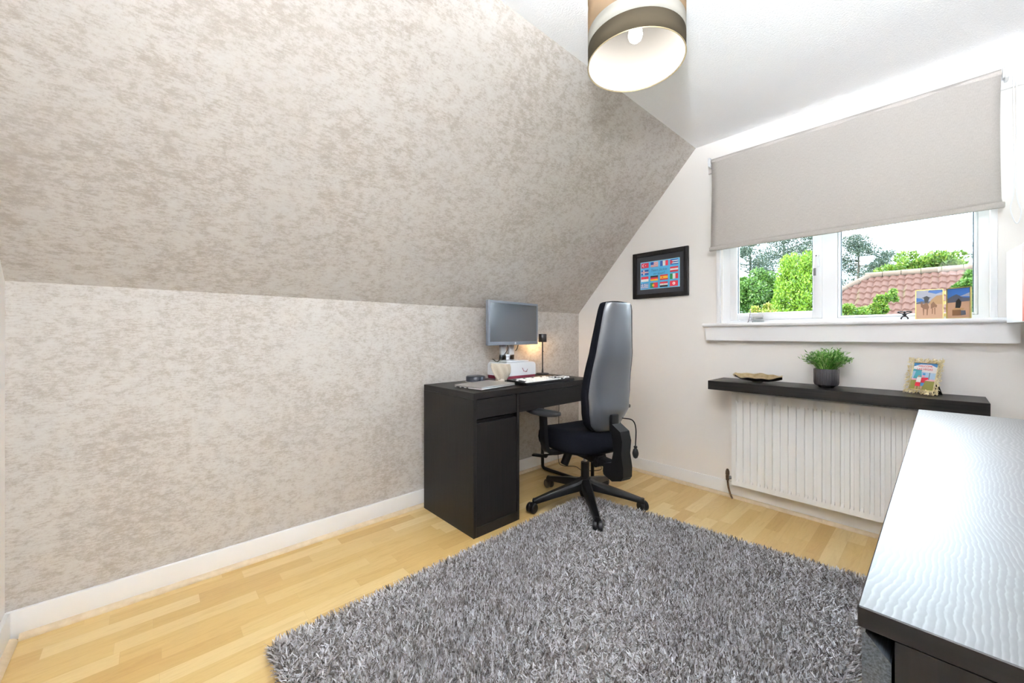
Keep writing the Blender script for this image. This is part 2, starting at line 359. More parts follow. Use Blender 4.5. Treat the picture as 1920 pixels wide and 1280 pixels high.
BR = m_flower_noise('tarnished_brass', (.10, .065, .045), (.22, .14, .09), 60, .45, .6)
VL = thing('radiator_valve', 'tarnished brass radiator valve and bent pipe left of the radiator', 'valve', (1.242, -.062, .0))
b = MB(); b.lathe([(.004, .0), (.010, .002), (.011, .03), (.009, .034), (.012, .038), (.0115, .058), (.007, .072), (.002, .075)], (0, 0, .118), 12); b.build('valve_body', BR, VL)
b = MB(); b.cyl((.010, 0, .14), (.0325, 0, .14), .008, seg=6); b.cyl((.012, 0, .14), (.020, 0, .14), .0115, seg=6); look(b.build('union_nut', mat('grey_metal_nut', (.25, .26, .27), .35, .9), VL), 'grey hexagonal nut')
b = MB(); b.tube(curve([(0, 0, .12), (.003, .004, .08), (.010, .014, .035), (.020, .022, .001)], 6), .0055, 10); b.build('pipe', BR, VL)

# ================================================================ SHELF and what stands on it
SZ = .770
SH = thing('wall_shelf', 'long black-brown floating shelf above the radiator', 'shelf', (1.752, 0, .717))
MB().box((-.555, -.26, 0), (.555, -.001, .053), .0015, seg=1).build('shelf_board', DARKX, SH)
# gold leaf dish
GOLD = m_flower_noise('brushed_gold', (.62, .48, .26), (.80, .66, .42), 40, .32, .9); GOLDD = mat('dark_underside_bronze', (.05, .04, .025), .45, .6)
DS = thing('leaf_dish', 'gold leaf-shaped dish with a wavy rim at the left of the shelf', 'dish', (1.432, -.135, SZ), R(-4))
def leaf_pt(u, v):      # u along -1..1, v across -1..1
    w = .062 * (1 - abs(u) ** 2.2) ** .8 * (1 + .05 * math.sin(u * 9 + 1) * abs(v)) * (1.05 - .18 * u)
    return Vector((u * .128, v * w, .004 + (.036 if v > 0 else .020) * (abs(v) ** 1.8 * (1 - .4 * abs(u))) + .018 * abs(u) ** 3 + .0028 * math.sin(u * 11 + v * 2) * abs(v) + .0045 * math.cos(v * 14 - abs(u) * 3) * (1 - abs(u)) + .004))
b = MB(); top = [[leaf_pt(-1 + 2 * i / 36 if i not in (0, 36) else (-.995 if i == 0 else .995), -1 + 2 * j / 16) + Vector((0, 0, .003)) for j in range(17)] for i in range(37)]
bot = [[p - Vector((0, 0, .003)) for p in r] for r in top]
b.mi = 0; b.loops(top, close=False); b.mi = 1; b.loops(bot, close=False)
b.build('leaf_bowl', [GOLD, GOLDD], DS, smooth=60)
MB().tube(curve([(-.122, 0, .024), (-.133, .004, .030), (-.138, .012, .036), (-.128, .02, .040), (-.112, .018, .038)], 6), .0035, 8).build('stem', GOLD, DS)
MB().lathe([(.025, 0), (.03, .002), (.03, .006)], seg=20).build('foot', GOLDD, DS)
# potted grass
PP = thing('potted_plant', 'bushy green artificial grass in a ribbed dark pot on the shelf', 'potted plant', (1.755, -.135, SZ))
POT = mat('dark_ribbed_ceramic', (.045, .042, .05), .22, coat=.5)
b = MB(); rib = lambda r, i, s: r * (1 + (.022 if i % 4 in (0, 1) else -.012))
b.lathe([(.030, 0), (.033, .002), (.036, .008), (.050, .016), (.0535, .030), (.0535, .096), (.0525, .100), (.0495, .101), (.0495, .092)], seg=120, rib=lambda r, i, s: rib(r, i, s) if r > .0497 else r)
b.build('plant_pot', POT, PP, smooth=40)
MB().lathe([(.002, .088), (.0493, .088), (.0493, .091), (.002, .093)], seg=24).build('soil', mat('dark_soil', (.02, .02, .012), .9), PP)
def blades(specs, name, mt, parent, loc=None, smooth=True):
    """specs: list of polylines [(pts, widths)] -> ribbon mesh"""
    V, F = [], []
    for pts, ws, side in specs:
        base = len(V)
        for p, w in zip(pts, ws): V += [p - side * w, p + side * w]
        for i in range(len(pts) - 1): F.append((base + 2 * i, base + 2 * i + 1, base + 2 * i + 3, base + 2 * i + 2))
    me = bpy.data.meshes.new(name); me.from_pydata([tuple(v) for v in V], [], F); me.materials.append(mt); me.shade_smooth()
    o = bpy.data.objects.new(name, me); link(o, parent)
    if loc: o.location = loc
    return o
sp = []
for i in range(620):
    a = random.uniform(0, 2 * math.pi); el = random.uniform(.02, 1) ** .75; r0 = random.uniform(0, .04)
    ln = random.uniform(.07, .125) * (1.0 if el < .7 else .95)
    lean = el * 1.22; d0 = Vector((math.cos(a), math.sin(a), 0))
    p = d0 * r0 + Vector((0, 0, .088)); pts = [p]
    for k in range(4):
        an = lean * (.55 + .16 * k); p = p + (d0 * math.sin(an) + Vector((0, 0, 1)) * math.cos(an)) * ln / 4; pts.append(p)
    w = random.uniform(.0012, .0022); s_ = Vector((-d0.y, d0.x, random.uniform(-.5, .5))).normalized()
    sp.append((pts, [w * .6, w, w * 1.1, w, w * .2], s_))
    if random.random() < .75:      # little leaflets up the stem
        for q in range(3):
            o_ = pts[2] .lerp(pts[4], random.random()); dd = (d0 * random.uniform(-.4, 1) + Vector((random.uniform(-1, 1), random.uniform(-1, 1), random.uniform(.1, 1.1)))).normalized()
            sd_ = dd.cross(Vector((random.random(), random.random(), .3))).normalized()
            sp.append(([o_, o_ + dd * .009, o_ + dd * .02], [.0006, .0028, .0003], sd_))
blades(sp, 'foliage', m_leaf('fresh_grass_green', [(0, (.05, .16, .03)), (.4, (.13, .36, .06)), (.75, (.28, .55, .13)), (1, (.60, .72, .36))], .4, .3), PP)

# Las Vegas photo frame
def M3(loc, rz=0, rx=0): return Matrix.Translation(loc) @ Matrix.Rotation(rz, 4, 'Z') @ Matrix.Rotation(rx, 4, 'X')
FR = thing('photo_frame', 'small gold twig-edged photo frame with a Las Vegas snapshot on the shelf', 'photo frame', (2.100, -.118, SZ), R(-31))
TL = M3((0, 0, 0), 0, R(-15))
b = MB(); w, h_ = .064, .085
def frame_ring(b, w, h, t, d, z0, M):       # rectangular ring in local XZ, facing -Y
    for lo, hi in (((-w - t, 0, z0 - t), (-w, d, z0 + 2 * h + t)), ((w, 0, z0 - t), (w + t, d, z0 + 2 * h + t)), ((-w, 0, z0 - t), (w, d, z0)), ((-w, 0, z0 + 2 * h), (w, d, z0 + 2 * h + t))): b.box(lo, hi, .001, M=M, seg=1)
iw, ih, z0 = .046, .064, .024
frame_ring(b, iw, ih, .004, .008, z0, TL)
for i in range(340):         # short twigs set all round the opening
    s_ = random.random() * 4; e = random.uniform(-1, 1); k = int(s_)
    rr = random.uniform(.004, .021)
    if k == 0: c = (-iw - rr, z0 + ih + e * (ih + .02))
    elif k == 1: c = (iw + rr, z0 + ih + e * (ih + .02))
    elif k == 2: c = (e * (iw + .02), z0 - rr)
    else: c = (e * (iw + .02), z0 + 2 * ih + rr)
    an = math.atan2(c[1] - z0 - ih, c[0]) + random.uniform(-.9, .9); l_ = random.uniform(.004, .007)
    p0 = TL @ Vector((c[0] - math.cos(an) * l_, random.uniform(-.003, .006), max(.0015, c[1] - math.sin(an) * l_))); p1 = TL @ Vector((c[0] + math.cos(an) * l_, random.uniform(-.006, .006), max(.0015, c[1] + math.sin(an) * l_)))
    b.cyl(p0, p1, .0018, .0011, 6)
b.build('frame', m_flower_noise('pale_gold', (.80, .66, .36), (.95, .86, .60), 50, .35, .6), FR, smooth=40)
flat = {}
def fm(name, c, rough=.35):
    if name not in flat: flat[name] = mat(name, c, rough)
    return flat[name]
def picture(name, parent, M, polys, thick=.002):
    """polys: [(material, [(x,z)...])]; first is the backing; printed patches lie one on the other as thin ink layers"""
    mats = []; b = MB()
    for k, (mt, pl) in enumerate(polys):
        if mt not in mats: mats.append(mt)
        b.mi = mats.index(mt); y = -.00012 * k
        n0 = len(b.bm.faces); b.bm.faces.new([b.bm.verts.new(M @ Vector((x, y, z))) for x, z in pl]); b._mark(n0)
    me = b
    me_o = bpy.data.meshes.new(name); b.bm.to_mesh(me_o); b.bm.free()
    for m in mats: me_o.materials.append(m)
    o = bpy.data.objects.new(name, me_o); link(o, parent); return o
def rect(x0, z0, x1, z1): return [(x0, z0), (x1, z0), (x1, z1), (x0, z1)]
def text(body, size, mt, parent, M, name='lettering', align='CENTER', ext=.0002, shear=0):
    cu = bpy.data.curves.new(name, 'FONT'); cu.body = body; cu.size = size; cu.align_x = align; cu.align_y = 'CENTER'; cu.extrude = ext; cu.shear = shear
    cu.materials.append(mt); tmp = bpy.data.objects.new('tmp', cu); me = bpy.data.meshes.new_from_object(tmp); bpy.data.objects.remove(tmp); me.name = name; o = bpy.data.objects.new(name, me); link(o, parent); o.matrix_local = M @ Matrix.Rotation(R(90), 4, 'X'); return o
PK, RD_, BLU, WHT, GRS, NAVY, BLKK = fm('print_pink', (.85, .45, .55)), fm('print_red', (.65, .03, .06)), fm('print_blue', (.08, .30, .62)), fm('print_white', (.85, .85, .84)), fm('print_grass', (.28, .27, .07)), fm('print_navy', (.02, .04, .15)), fm('print_black', (.02, .02, .02))
SKYB, TEAL, SAND, SKIN = fm('print_sky', (.45, .62, .78)), fm('print_teal', (.10, .42, .50)), fm('print_sand', (.62, .42, .28)), fm('print_skin', (.55, .35, .26))
TP = TL @ Matrix.Translation((0, .005, z0))
polys = [(WHT, rect(-iw, 0, iw, 2 * ih)), (SKYB, rect(-iw, .052, iw, 2 * ih)), (BLU, rect(-iw, .112, iw, .128)), (WHT, [(-iw, .088), (iw, .082), (iw, .108), (.02, .122), (-.02, .122), (-iw, .110)]), (GRS, rect(-iw, 0, iw, .046)), (PK, rect(-iw, .044, iw, .052)),
         (TEAL, [(-.040, .052), (-.032, .095), (-.012, .088), (-.006, .052)]), (TEAL, [(-.046, .088), (-.044, .098), (-.01, .094), (-.012, .086)]), (BLKK, rect(.020, .05, .022, .084)),
         (WHT, [(-.026, .034), (-.024, .060), (-.008, .060), (-.008, .034)]), (RD_, [(-.028, .016), (-.026, .035), (-.008, .035), (-.008, .016)]), (SKIN, rect(-.026, .002, -.021, .016)), (SKIN, rect(-.014, .002, -.009, .016)), (SKIN, rect(-.021, .060, -.013, .068)),
         (RD_, [(-.007, .034), (-.007, .058), (.018, .060), (.020, .052), (.008, .044), (.008, .034)]), (BLU, [(-.006, .018), (-.006, .034), (.008, .034), (.004, .018)]), (SKIN, rect(-.006, .004, .002, .018)), (PK, rect(-.007, .060, .005, .070)), (BLU, rect(-.004, .070, .006, .080))]
pr = picture('snapshot', FR, TP, polys)
text('WELCOME', .0115, RD_, pr, TP @ Matrix.Translation((0, -.0026, .113))); text('LAS VEGAS', .0125, RD_, pr, TP @ Matrix.Translation((0, -.0026, .098)))
MB().box((-iw - .003, .0055, z0 - .003), (iw + .003, .010, z0 + 2 * ih + .003), M=TL).build('backing', fm('black_velvet', (.012, .012, .013), .9), FR)
MB().loops([[(-.020, .044, .12), (.020, .044, .12), (.034, .085, .0), (-.006, .085, .0)], [(-.020, .048, .12), (.020, .048, .12), (.034, .089, .0), (-.006, .089, .0)]]).build('easel_back', fm('black_velvet', (.012, .012, .013), .9), FR)

# ================================================================ WINDOW SILL ORNAMENTS
SL = 1.127
DF = thing('folding_photo_frame', 'gold-edged folding double frame with camel and desert photos on the sill', 'photo frame', (2.182, .004, SL))
GE = mat('thin_gold_edge', (.70, .58, .22), .3, .8)
sky2, cloud, dune, camel, mount, sand2 = fm('photo_blue', (.05, .17, .50)), fm('photo_cloud', (.40, .42, .50)), fm('photo_dune', (.48, .30, .14)), fm('photo_camel', (.22, .11, .05)), fm('photo_mountain', (.10, .11, .15)), fm('photo_sand', (.55, .34, .22))
def panel(ang, w, left):
    M = Matrix.Rotation(ang, 4, 'Z'); x0, x1 = (-w, -.004) if left else (.004, w); b = MB(); H_ = .145; e = .0035
    for lo, hi in (((x0, 0, 0), (x0 + e, .006, H_)), ((x1 - e, 0, 0), (x1, .006, H_)), ((x0, 0, 0), (x1, .006, e)), ((x0, 0, H_ - e), (x1, .006, H_))): b.box(lo, hi, M=M)
    b.box((x0 + e, .004, e), (x1 - e, .006, H_ - e), M=M)
    f = b.build('frame_panel', GE, DF, smooth=0)
    a, c = x0 + e, x1 - e; ww = c - a; Y = M @ Matrix.Translation((0, .0036, 0)); u = lambda x, z: (a + x * ww, e + z * (H_ - 2 * e))
    if left:
        P_ = [(sand2, [u(0, 0), u(1, 0), u(1, 1), u(0, 1)]), (cloud, [u(0, .55), u(1, .55), u(1, 1), u(0, 1)]), (sky2, [u(.45, .93), u(.75, .86), u(1, .92), u(1, 1), u(.5, 1)]), (sky2, [u(0, .6), u(.35, .62), u(.2, .72), u(0, .74)]), (mount, [u(0, .53), u(.6, .53), u(.6, .6), u(.2, .62), u(0, .58)]), (dune, [u(.45, .5), u(1, .5), u(1, .82), u(.78, .80), u(.6, .68)]),
              (camel, [u(.18, .42), u(.17, .55), u(.22, .60), u(.26, .50), u(.32, .52), u(.38, .62), u(.45, .52), u(.5, .40), u(.46, .32), u(.3, .34)]), (camel, [u(.27, .12), u(.25, .36), u(.31, .36), u(.30, .12)]), (camel, [u(.40, .12), u(.40, .36), u(.46, .36), u(.44, .12)]), (BLKK, [u(.33, .56), u(.28, .76), u(.4, .80), u(.52, .74), u(.44, .56)]), (BLKK, [u(.2, .74), u(.4, .70), u(.58, .74), u(.4, .76)]),
              (camel, [u(.56, .34), u(.56, .50), u(.66, .60), u(.74, .50), u(.80, .46), u(.78, .38), u(.70, .40)]), (camel, [u(.6, .16), u(.6, .36), u(.64, .36), u(.63, .16)]), (camel, [u(.70, .14), u(.69, .38), u(.73, .38), u(.73, .14)])]
    else:
        P_ = [(sand2, [u(0, 0), u(1, 0), u(1, 1), u(0, 1)]), (sky2, [u(0, .6), u(1, .6), u(1, 1), u(0, 1)]), (mount, [u(0, .52), u(1, .55), u(1, .66), u(.7, .68), u(.4, .80), u(.2, .74), u(0, .66)]), (cloud, [u(.55, .72), u(1, .70), u(1, .84)]),
              (BLKK, [u(.35, .32), u(.38, .56), u(.5, .66), u(.62, .54), u(.6, .40), u(.55, .32)]), (dune, [u(.2, .28), u(.35, .34), u(.75, .32), u(.7, .26)]), (camel, [u(.22, .08), u(.22, .27), u(.6, .27), u(.62, .08)]), (mount, [u(.6, .08), u(.6, .25), u(.8, .24), u(.82, .10)])]
    picture('photo', f, Y, P_)
    g = MB(); g.box((-.003, -.004, .020), (.003, .004, .04)); 
panel(R(2), .099, True); panel(R(-33), .094, False)
for z in (.012, .07, .118): MB().cyl((0, .002, z), (0, .002, z + .016), .003, seg=10).build('hinge', GE, DF)
FG = thing('figurine', 'tiny dark figurine with raised elbows on the sill beside the folding frame', 'figurine', (2.046, -.012, SL))
BRZ = mat('dark_bronze', (.03, .028, .03), .4, .5)
b = MB()
b.tube(curve([(-.012, 0, .002), (-.011, 0, .010), (-.004, 0, .017), (.004, 0, .017), (.011, 0, .010), (.012, 0, .002)], 5), .0032, 8)
b.lathe([(.002, 0), (.006, .003), (.008, .012), (.006, .018), (.004, .020)], (0, 0, .014), 12)
b.tube(curve([(-.004, 0, .028), (-.016, 0, .033), (-.025, 0, .038), (-.012, 0, .041), (-.003, 0, .038)], 5), .0028, 8); b.tube(curve([(.004, 0, .028), (.016, 0, .033), (.025, 0, .038), (.012, 0, .041), (.003, 0, .038)], 5), .0028, 8)
b.lathe([(.001, 0), (.0045, .002), (.005, .006), (.003, .010), (.0008, .0115)], (0, 0, .032), 10)
b.build('body', BRZ, FG, smooth=60)
CG = mat('clear_crystal', (.93, .96, .97), .03, trans=1, ior=1.45)
EG = thing('tower_ornament', 'small clear glass lattice tower ornament at the left end of the sill', 'ornament', (1.361, -.022, SL), R(12))
b = MB()
for sx in (-1, 1):
    for sy in (-1, 1):
        b.tube(curve([(sx * .013, sy * .013, .001), (sx * .008, sy * .008, .018), (sx * .004, sy * .004, .04), (sx * .0008, sy * .0008, .078)], 5), .0019, 6)
for z, w in ((.014, .010), (.033, .0065), (.05, .0045)): b.box((-w, -w, z), (w, w, z + .003))
b.cyl((0, 0, .07), (0, 0, .088), .0012, .0004, 8); b.build('tower', mat('smoky_glass_metal', (.42, .42, .45), .15, .5), EG)
MB().box((-.017, -.017, 0), (.017, .017, .003), .001).build('base', CG, EG)
NB = thing('glass_block', 'clear glass block ornament beside the little tower on the sill', 'ornament', (1.402, -.016, SL), R(8))
b = MB(); b.loops([[(-.026, -.009, 0), (.030, -.009, 0), (.030, .009, 0), (-.026, .009, 0)], [(-.026, -.009, .034), (.024, -.009, .048), (.024, .009, .048), (-.026, .009, .034)]]); b.build('crystal', CG, NB, smooth=0)

# ================================================================ FLAG PICTURE on the window wall
FP = thing('framed_flag_print', 'black framed print of world flags on the window wall left of the window', 'picture', (.757, 0, 1.329))
w, h_ = .215, .348
def flagpic():
    b = MB(); t = .032
    for lo, hi in (((-w, -.022, 0), (-w + t, -.001, h_)), ((w - t, -.022, 0), (w, -.001, h_)), ((-w + t, -.022, 0), (w - t, -.001, t)), ((-w + t, -.022, h_ - t), (w - t, -.001, h_))): b.box(lo, hi, .003)
    b.build('frame', m_dark('black_frame_wood', rough=.4, scale=(30, 30, 4)), FP)
    b = MB(); b.box((-w + t, -.012, t), (w - t, -.004, h_ - t)); b.build('mount', fm('charcoal_mount', (.035, .035, .042), .7), FP)
    x0, x1, z0, z1 = -.150, .150, .070, .272
    blue = fm('flag_sheet_blue', (.10, .48, .78)); R_, W_, B_, K_, G_, Y_ = fm('flag_red', (.66, .03, .06)), WHT, fm('flag_blue', (.02, .09, .38)), BLKK, fm('flag_green', (.02, .28, .09)), fm('flag_yellow', (.90, .52, .04))
    polys = [(fm('flag_edge', (.40, .72, .85)), rect(x0 - .003, z0 - .003, x1 + .003, z1 + .003)), (blue, rect(x0, z0, x1, z1))]
    W2, H2 = .060, .038
    cx = [-.115, -.039, .037, .113]; cz = [.249, .196, .1455, .0935]
    def f(ci, ri, parts):
        X, Z = cx[ci] - W2 / 2, cz[ri] - H2 / 2
        for m_, q in parts:
            if len(q) == 4 and not isinstance(q[0], tuple): polys.append((m_, rect(X + q[0] * W2, Z + q[1] * H2, X + q[2] * W2, Z + q[3] * H2)))
            else: polys.append((m_, [(X + a * W2, Z + c * H2) for a, c in q]))
    disc = lambda a, c, r, n=12: [(a + r * .63 * math.cos(2 * math.pi * i / n), c + r * math.sin(2 * math.pi * i / n)) for i in range(n)]
    f(0, 0, [(R_, (0, 0, 1, 1)), (W_, disc(.33, .5, .30)), (R_, disc(.38, .5, .24)), (W_, disc(.58, .5, .10, 5))])
    f(1, 0, [(W_, (0, 0, 1, 1))] + [(R_, (0, i / 7, 1, i / 7 + 1 / 14)) for i in range(7)] + [(B_, (0, .45, .42, 1))])
    f(2, 0, [(B_, (0, 0, .33, 1)), (W_, (.33, 0, .67, 1)), (R_, (.67, 0, 1, 1))])
    f(3, 0, [(W_, (0, 0, 1, 1)), (B_, (0, 0, 1, .2)), (B_, (0, .4, 1, .6)), (B_, (0, .8, 1, 1)), (R_, [(0, 0), (.42, .5), (0, 1)])])
    f(0, 1, [(B_, (0, 0, 1, 1)), (W_, (0, .38, 1, .62)), (W_, (.28, 0, .46, 1)), (R_, (0, .45, 1, .55)), (R_, (.34, 0, .40, 1))])
    f(3, 1, [(R_, (0, 0, 1, 1)), (W_, (0, .33, 1, .67))])
    f(0, 2, [(W_, (0, 0, 1, 1)), (R_, (0, .5, 1, 1))]); f(1, 2, [(K_, (0, .66, 1, 1)), (R_, (0, .33, 1, .66)), (Y_, (0, 0, 1, .33))])
    f(2, 2, [(R_, (0, 0, 1, 1)), (Y_, (0, .25, 1, .75)), (R_, (.26, .38, .40, .62))]); f(3, 2, [(G_, (0, 0, .33, 1)), (W_, (.33, 0, .67, 1)), (R_, (.67, 0, 1, 1))])
    f(0, 3, [(W_, (0, 0, 1, 1))] + [(B_, (0, i * 2 / 9, 1, i * 2 / 9 + 1 / 9)) for i in range(5)] + [(B_, (0, .44, .37, 1)), (W_, (.15, .44, .22, 1)), (W_, (0, .67, .37, .77))])
    f(1, 3, [(R_, (0, 0, 1, 1)), (G_, (0, 0, .4, 1)), (Y_, disc(.4, .5, .25))]); f(2, 3, [(W_, (0, 0, 1, 1)), (R_, (0, .66, 1, 1)), (K_, (0, 0, 1, .33)), (Y_, disc(.5, .5, .09, 6))])
    f(3, 3, [(R_, (0, 0, 1, 1)), (W_, disc(.5, .5, .28)), (R_, disc(.52, .5, .17)), (W_, disc(.56, .5, .13))])
    Y = Matrix.Translation((0, -.0125, 0)); p = picture('flag_sheet', FP, Y, polys)
    ink = fm('ink_blue', (.03, .12, .30))
    text('Team Jackie', .026, ink, p, Matrix.Translation((-.002, -.021, .205)), shear=.25); text('on tour!', .026, ink, p, Matrix.Translation((-.002, -.021, .178)), shear=.25)
flagpic()

# ================================================================ CANVAS at the right edge
CV = thing('wall_canvas', 'white box canvas with a red printed band at the right edge of the view', 'canvas', (2.3596, -.089, 1.100), math.atan2(-.219, .0236))
MB().box((0, -.0, 0), (.66, .036, .305), .002, seg=1, M=Matrix.Identity(4)).build('canvas', mat('white_canvas', (.88, .88, .89), .7), CV)
MB().box((.222, -.0012, .004), (.60, 0, .301)).build('red_print', mat('coral_red_print', (.62, .12, .09), .6), CV)
MB().box((.02, .036, .1), (.60, .046, .13)).build('hanger', WHITE, CV)

# ================================================================ DRESSER (chest) on the right
DX, DY0, DY1, DH = 2.1125, -2.250, -.655, .770
DR = thing('dresser', 'long glossy black-brown chest of drawers in the right foreground', 'dresser', (DX, DY0, 0))
LD, DPT = DY1 - DY0, XR - .018 - DX
tp = MB().box((0, 0, DH - .022), (DPT, LD, DH), .0012, seg=1).build('top_panel', [ASH, DARK], DR)
for p in tp.data.polygons: p.material_index = 0 if p.normal.z > .9 else 1
for y in (0, LD - .02): MB().box((.028, y, 0), (DPT, y + .02, DH - .0225)).build('side_panel', DARKZ, DR)
MB().box((.030, LD / 2 - .01, .06), (DPT - .01, LD / 2 + .01, DH - .0225)).build('divider', DARKZ, DR)
MB().box((DPT - .008, .02, .03), (DPT, LD - .02, DH - .0225)).build('back_panel', DARK, DR); MB().box((.05, .02, .0), (.07, LD - .02, .05)).build('plinth', DARK, DR)
DASH = m_dark('black_ash_drawer_front', (.006, .007, .009), (.10, .12, .14), .3, (120, 5, 120), .5, .4)
for c in range(2):
    for r_ in range(3):
        y0_, y1_ = c * LD / 2 + (.0 if c == 0 else .0015), (c + 1) * LD / 2 - (.0015 if c == 0 else 0); z1_ = DH - .0245 - r_ * .237; z0_ = z1_ - .2345
        b = MB(); b.loops([[(.0035, y, z0_), (.0035, y, z1_ - .0025), (.006, y, z1_), (.0255, y, z1_ - .022), (.0255, y, z0_)] for y in (y0_, y1_)])
        dw = b.build('drawer', DASH, DR, smooth=0)
        MB().box((.0262, y0_ + .03, z0_ + .02), (DPT - .02, y1_ - .03, z0_ + .15)).build('drawer_box', DARK, dw)

# ================================================================ DESK
DK = thing('desk', 'small black-brown desk with a drawer cabinet against the wallpapered wall', 'desk', (.045, -1.568, 0))
D, LW, HH = .50, 1.05, .75
CW = .325
MB().box((0, 0, HH - .034), (D, LW, HH), .0015, seg=1).build('desk_top', DARKY, DK)
MB().box((0, 0, 0), (D, .019, HH - .0345), .001, seg=1).build('side_panel', DARKZ, DK); MB().box((0, CW - .019, 0), (D, CW, HH - .0345), .001, seg=1).build('side_panel', DARKZ, DK)
MB().box((0, .019, .0), (D, CW - .019, .05)).build('plinth', DARK, DK); MB().box((0, .019, .05), (.008, CW - .019, HH - .0345)).build('back_panel', BLKG, DK)
MB().box((.01, .019, .585), (D - .03, CW - .019, .60)).build('shelf', DARK, DK)
MB().box((D - .022, .0215, .612), (D - .001, CW - .0215, HH - .0375), .001, seg=1).build('drawer', DARKY, DK)
MB().box((D - .022, .0215, .053), (D - .001, CW - .0215, .587), .001, seg=1).build('door', DARKZ, DK)
MB().box((D - .022, CW + .002, HH - .140), (D - .001, LW - .022, HH - .0365), .001, seg=1).build('wide_drawer', DARKY, DK)
MB().box((.02, CW + .002, HH - .135), (D - .024, LW - .022, HH - .125)).build('drawer_bottom', BLKG, DK); MB().box((0, LW - .02, HH - .150), (D, LW, HH - .0345)).build('end_rail', DARKY, DK)
MB().box((0, CW, HH - .14), (.012, LW - .02, HH - .0345)).build('rear_rail', DARK, DK)
b = MB(); yy = LW - .012; zt = HH - .15
b.tube(curve([(.014, yy, zt), (.014, yy, .3), (.014, yy, .06), (.022, yy, .020), (.06, yy, .0125), (.25, yy, .0125), (.44, yy, .0125), (.478, yy, .020), (.486, yy, .06), (.486, yy, .3), (.486, yy, zt)], 6), .0125, 10)
b.build('leg_frame', BLKM, DK)

# monitor
MT = Matrix
BOXH = .112
MO = thing('monitor', 'flat grey framed monitor standing on a white box on the desk', 'monitor', (.113, -.925, HH + BOXH + .001), R(0))
MGR = mat('grey_monitor_plastic', (.17, .19, .23), .32, coat=.3); SILV = mat('silver_plastic', (.72, .73, .76), .28, .3)
ang = math.atan2(.055, .515)        # screen turned a little toward the room corner
MM = Matrix.Rotation(ang, 4, 'Z')
cz, hw, hh = .268, .262, .150
b = MB(); b.box((.020, -hw, cz - hh), (.045, hw, cz + hh), .006, M=MM); b.box((-.018, -hw * .6, cz - hh * .6), (.022, hw * .6, cz + hh * .6), .012, M=MM); b.build('housing', MGR, MO)
b = MB(); fx = .045
for lo, hi in (((fx, -hw + .001, cz - hh + .001), (fx + .003, hw - .001, cz - hh + .024)), ((fx, -hw + .001, cz + hh - .016), (fx + .003, hw - .001, cz + hh - .001)), ((fx, -hw + .001, cz - hh + .024), (fx + .003, -hw + .016, cz + hh - .016)), ((fx, hw - .016, cz - hh + .024), (fx + .003, hw - .001, cz + hh - .016))): b.box(lo, hi, .001, M=MM, seg=1)
b.build('bezel', MGR, MO)
MB().box((fx - .001, -hw + .0155, cz - hh + .0235), (fx + .0012, hw - .0155, cz + hh - .0155), M=MM).build('screen', mat('matt_black_screen', (.02, .032, .05), .25, spec=1.0, coat=1, coat_r=.2), MO)
lg = MB().cyl(MM @ Vector((fx + .003, .005, cz - hh + .0125)), MM @ Vector((fx + .0036, .005, cz - hh + .0125)), .0075, seg=24).build('logo_badge', mat('bright_badge', (.85, .87, .9), .3), MO)
text('hp', .010, fm('badge_ink', (.25, .3, .4)), lg, MM @ Matrix.Translation((fx + .0038, .005, cz - hh + .013)) @ Matrix.Rotation(R(90), 4, 'Z'), shear=.3)
b = MB()
for s_ in (-1, 1): b.box((-.045, s_ * .038 - .024, .010), (-.020, s_ * .038 + .024, .26), .004)
b.box((-.045, -.062, .010), (-.020, .062, .050), .004); b.box((-.045, -.062, .100), (-.020, .062, .26), .004); b.build('stand_column', SILV, MO)
MB().box((-.095, -.105, 0), (.085, .105, .010), .004).build('stand_base', SILV, MO)
for pts in ([(-.01, -.02, cz - hh + .01), (.012, -.03, .09), (.03, -.085, .045), (.035, -.135, .012), (-.01, -.12, .003 + .004), (-.055, -.112, .02)], [(.0, .085, cz - hh + .01), (.005, .065, .09), (.005, .05, .075)]):
    MB().tube(curve(pts, 7), .0028, 8).build('cable', BLKP, MO)

# white printed box the monitor stands on
BX = thing('white_box', 'white cardboard box with a red reindeer motif under the monitor', 'box', (.112, -.905, HH))
WB = mat('white_card', (.86, .86, .88), .45); MAR = mat('maroon_card', (.22, .02, .045), .55)
def round_poly(w, h, r, n=6, only_top=False):
    out = []
    for cx, cz, a0 in ((w - r, h - r, 0), (-w + r, h - r, 90), (-w + r, r, 180), (w - r, r, 270)):
        if only_top and a0 >= 180: out.append((-w if a0 == 180 else w, 0)); continue
        for k in range(n + 1): a = R(a0 + 90 * k / n); out.append((cx + r * math.cos(a), cz + r * math.sin(a)))
    return out
pl = round_poly(.142, BOXH - .022, .028, only_top=True)
b = MB(); b.loops([[(x, y, z + .022) for y, z in pl] for x in (-.097, .097)]); b.build('lid', WB, BX, smooth=30)
MB().box((-.095, -.140, 0), (.095, .140, .022), .002).build('tray', MAR, BX)
b = MB(); zz = .055
for pts in ([(0, -.012, zz + .018), (0, -.006, zz + .008), (0, .004, zz), (0, .012, zz - .007)], [(0, -.006, zz + .016), (0, -.004, zz + .006), (0, .006, zz - .010)], [(0, .02, zz - .006), (0, .032, zz - .006), (0, .040, zz + .008)], [(0, .012, zz - .007), (0, .02, zz - .011), (0, .036, zz - .010)]):
    b.tube([p + Vector((.0975, 0.02, 0)) for p in curve(pts, 4)], .0014, 5)
look(b.build('reindeer_motif', mat('dusky_red_ink', (.35, .07, .10), .6), BX), 'small red reindeer drawing')
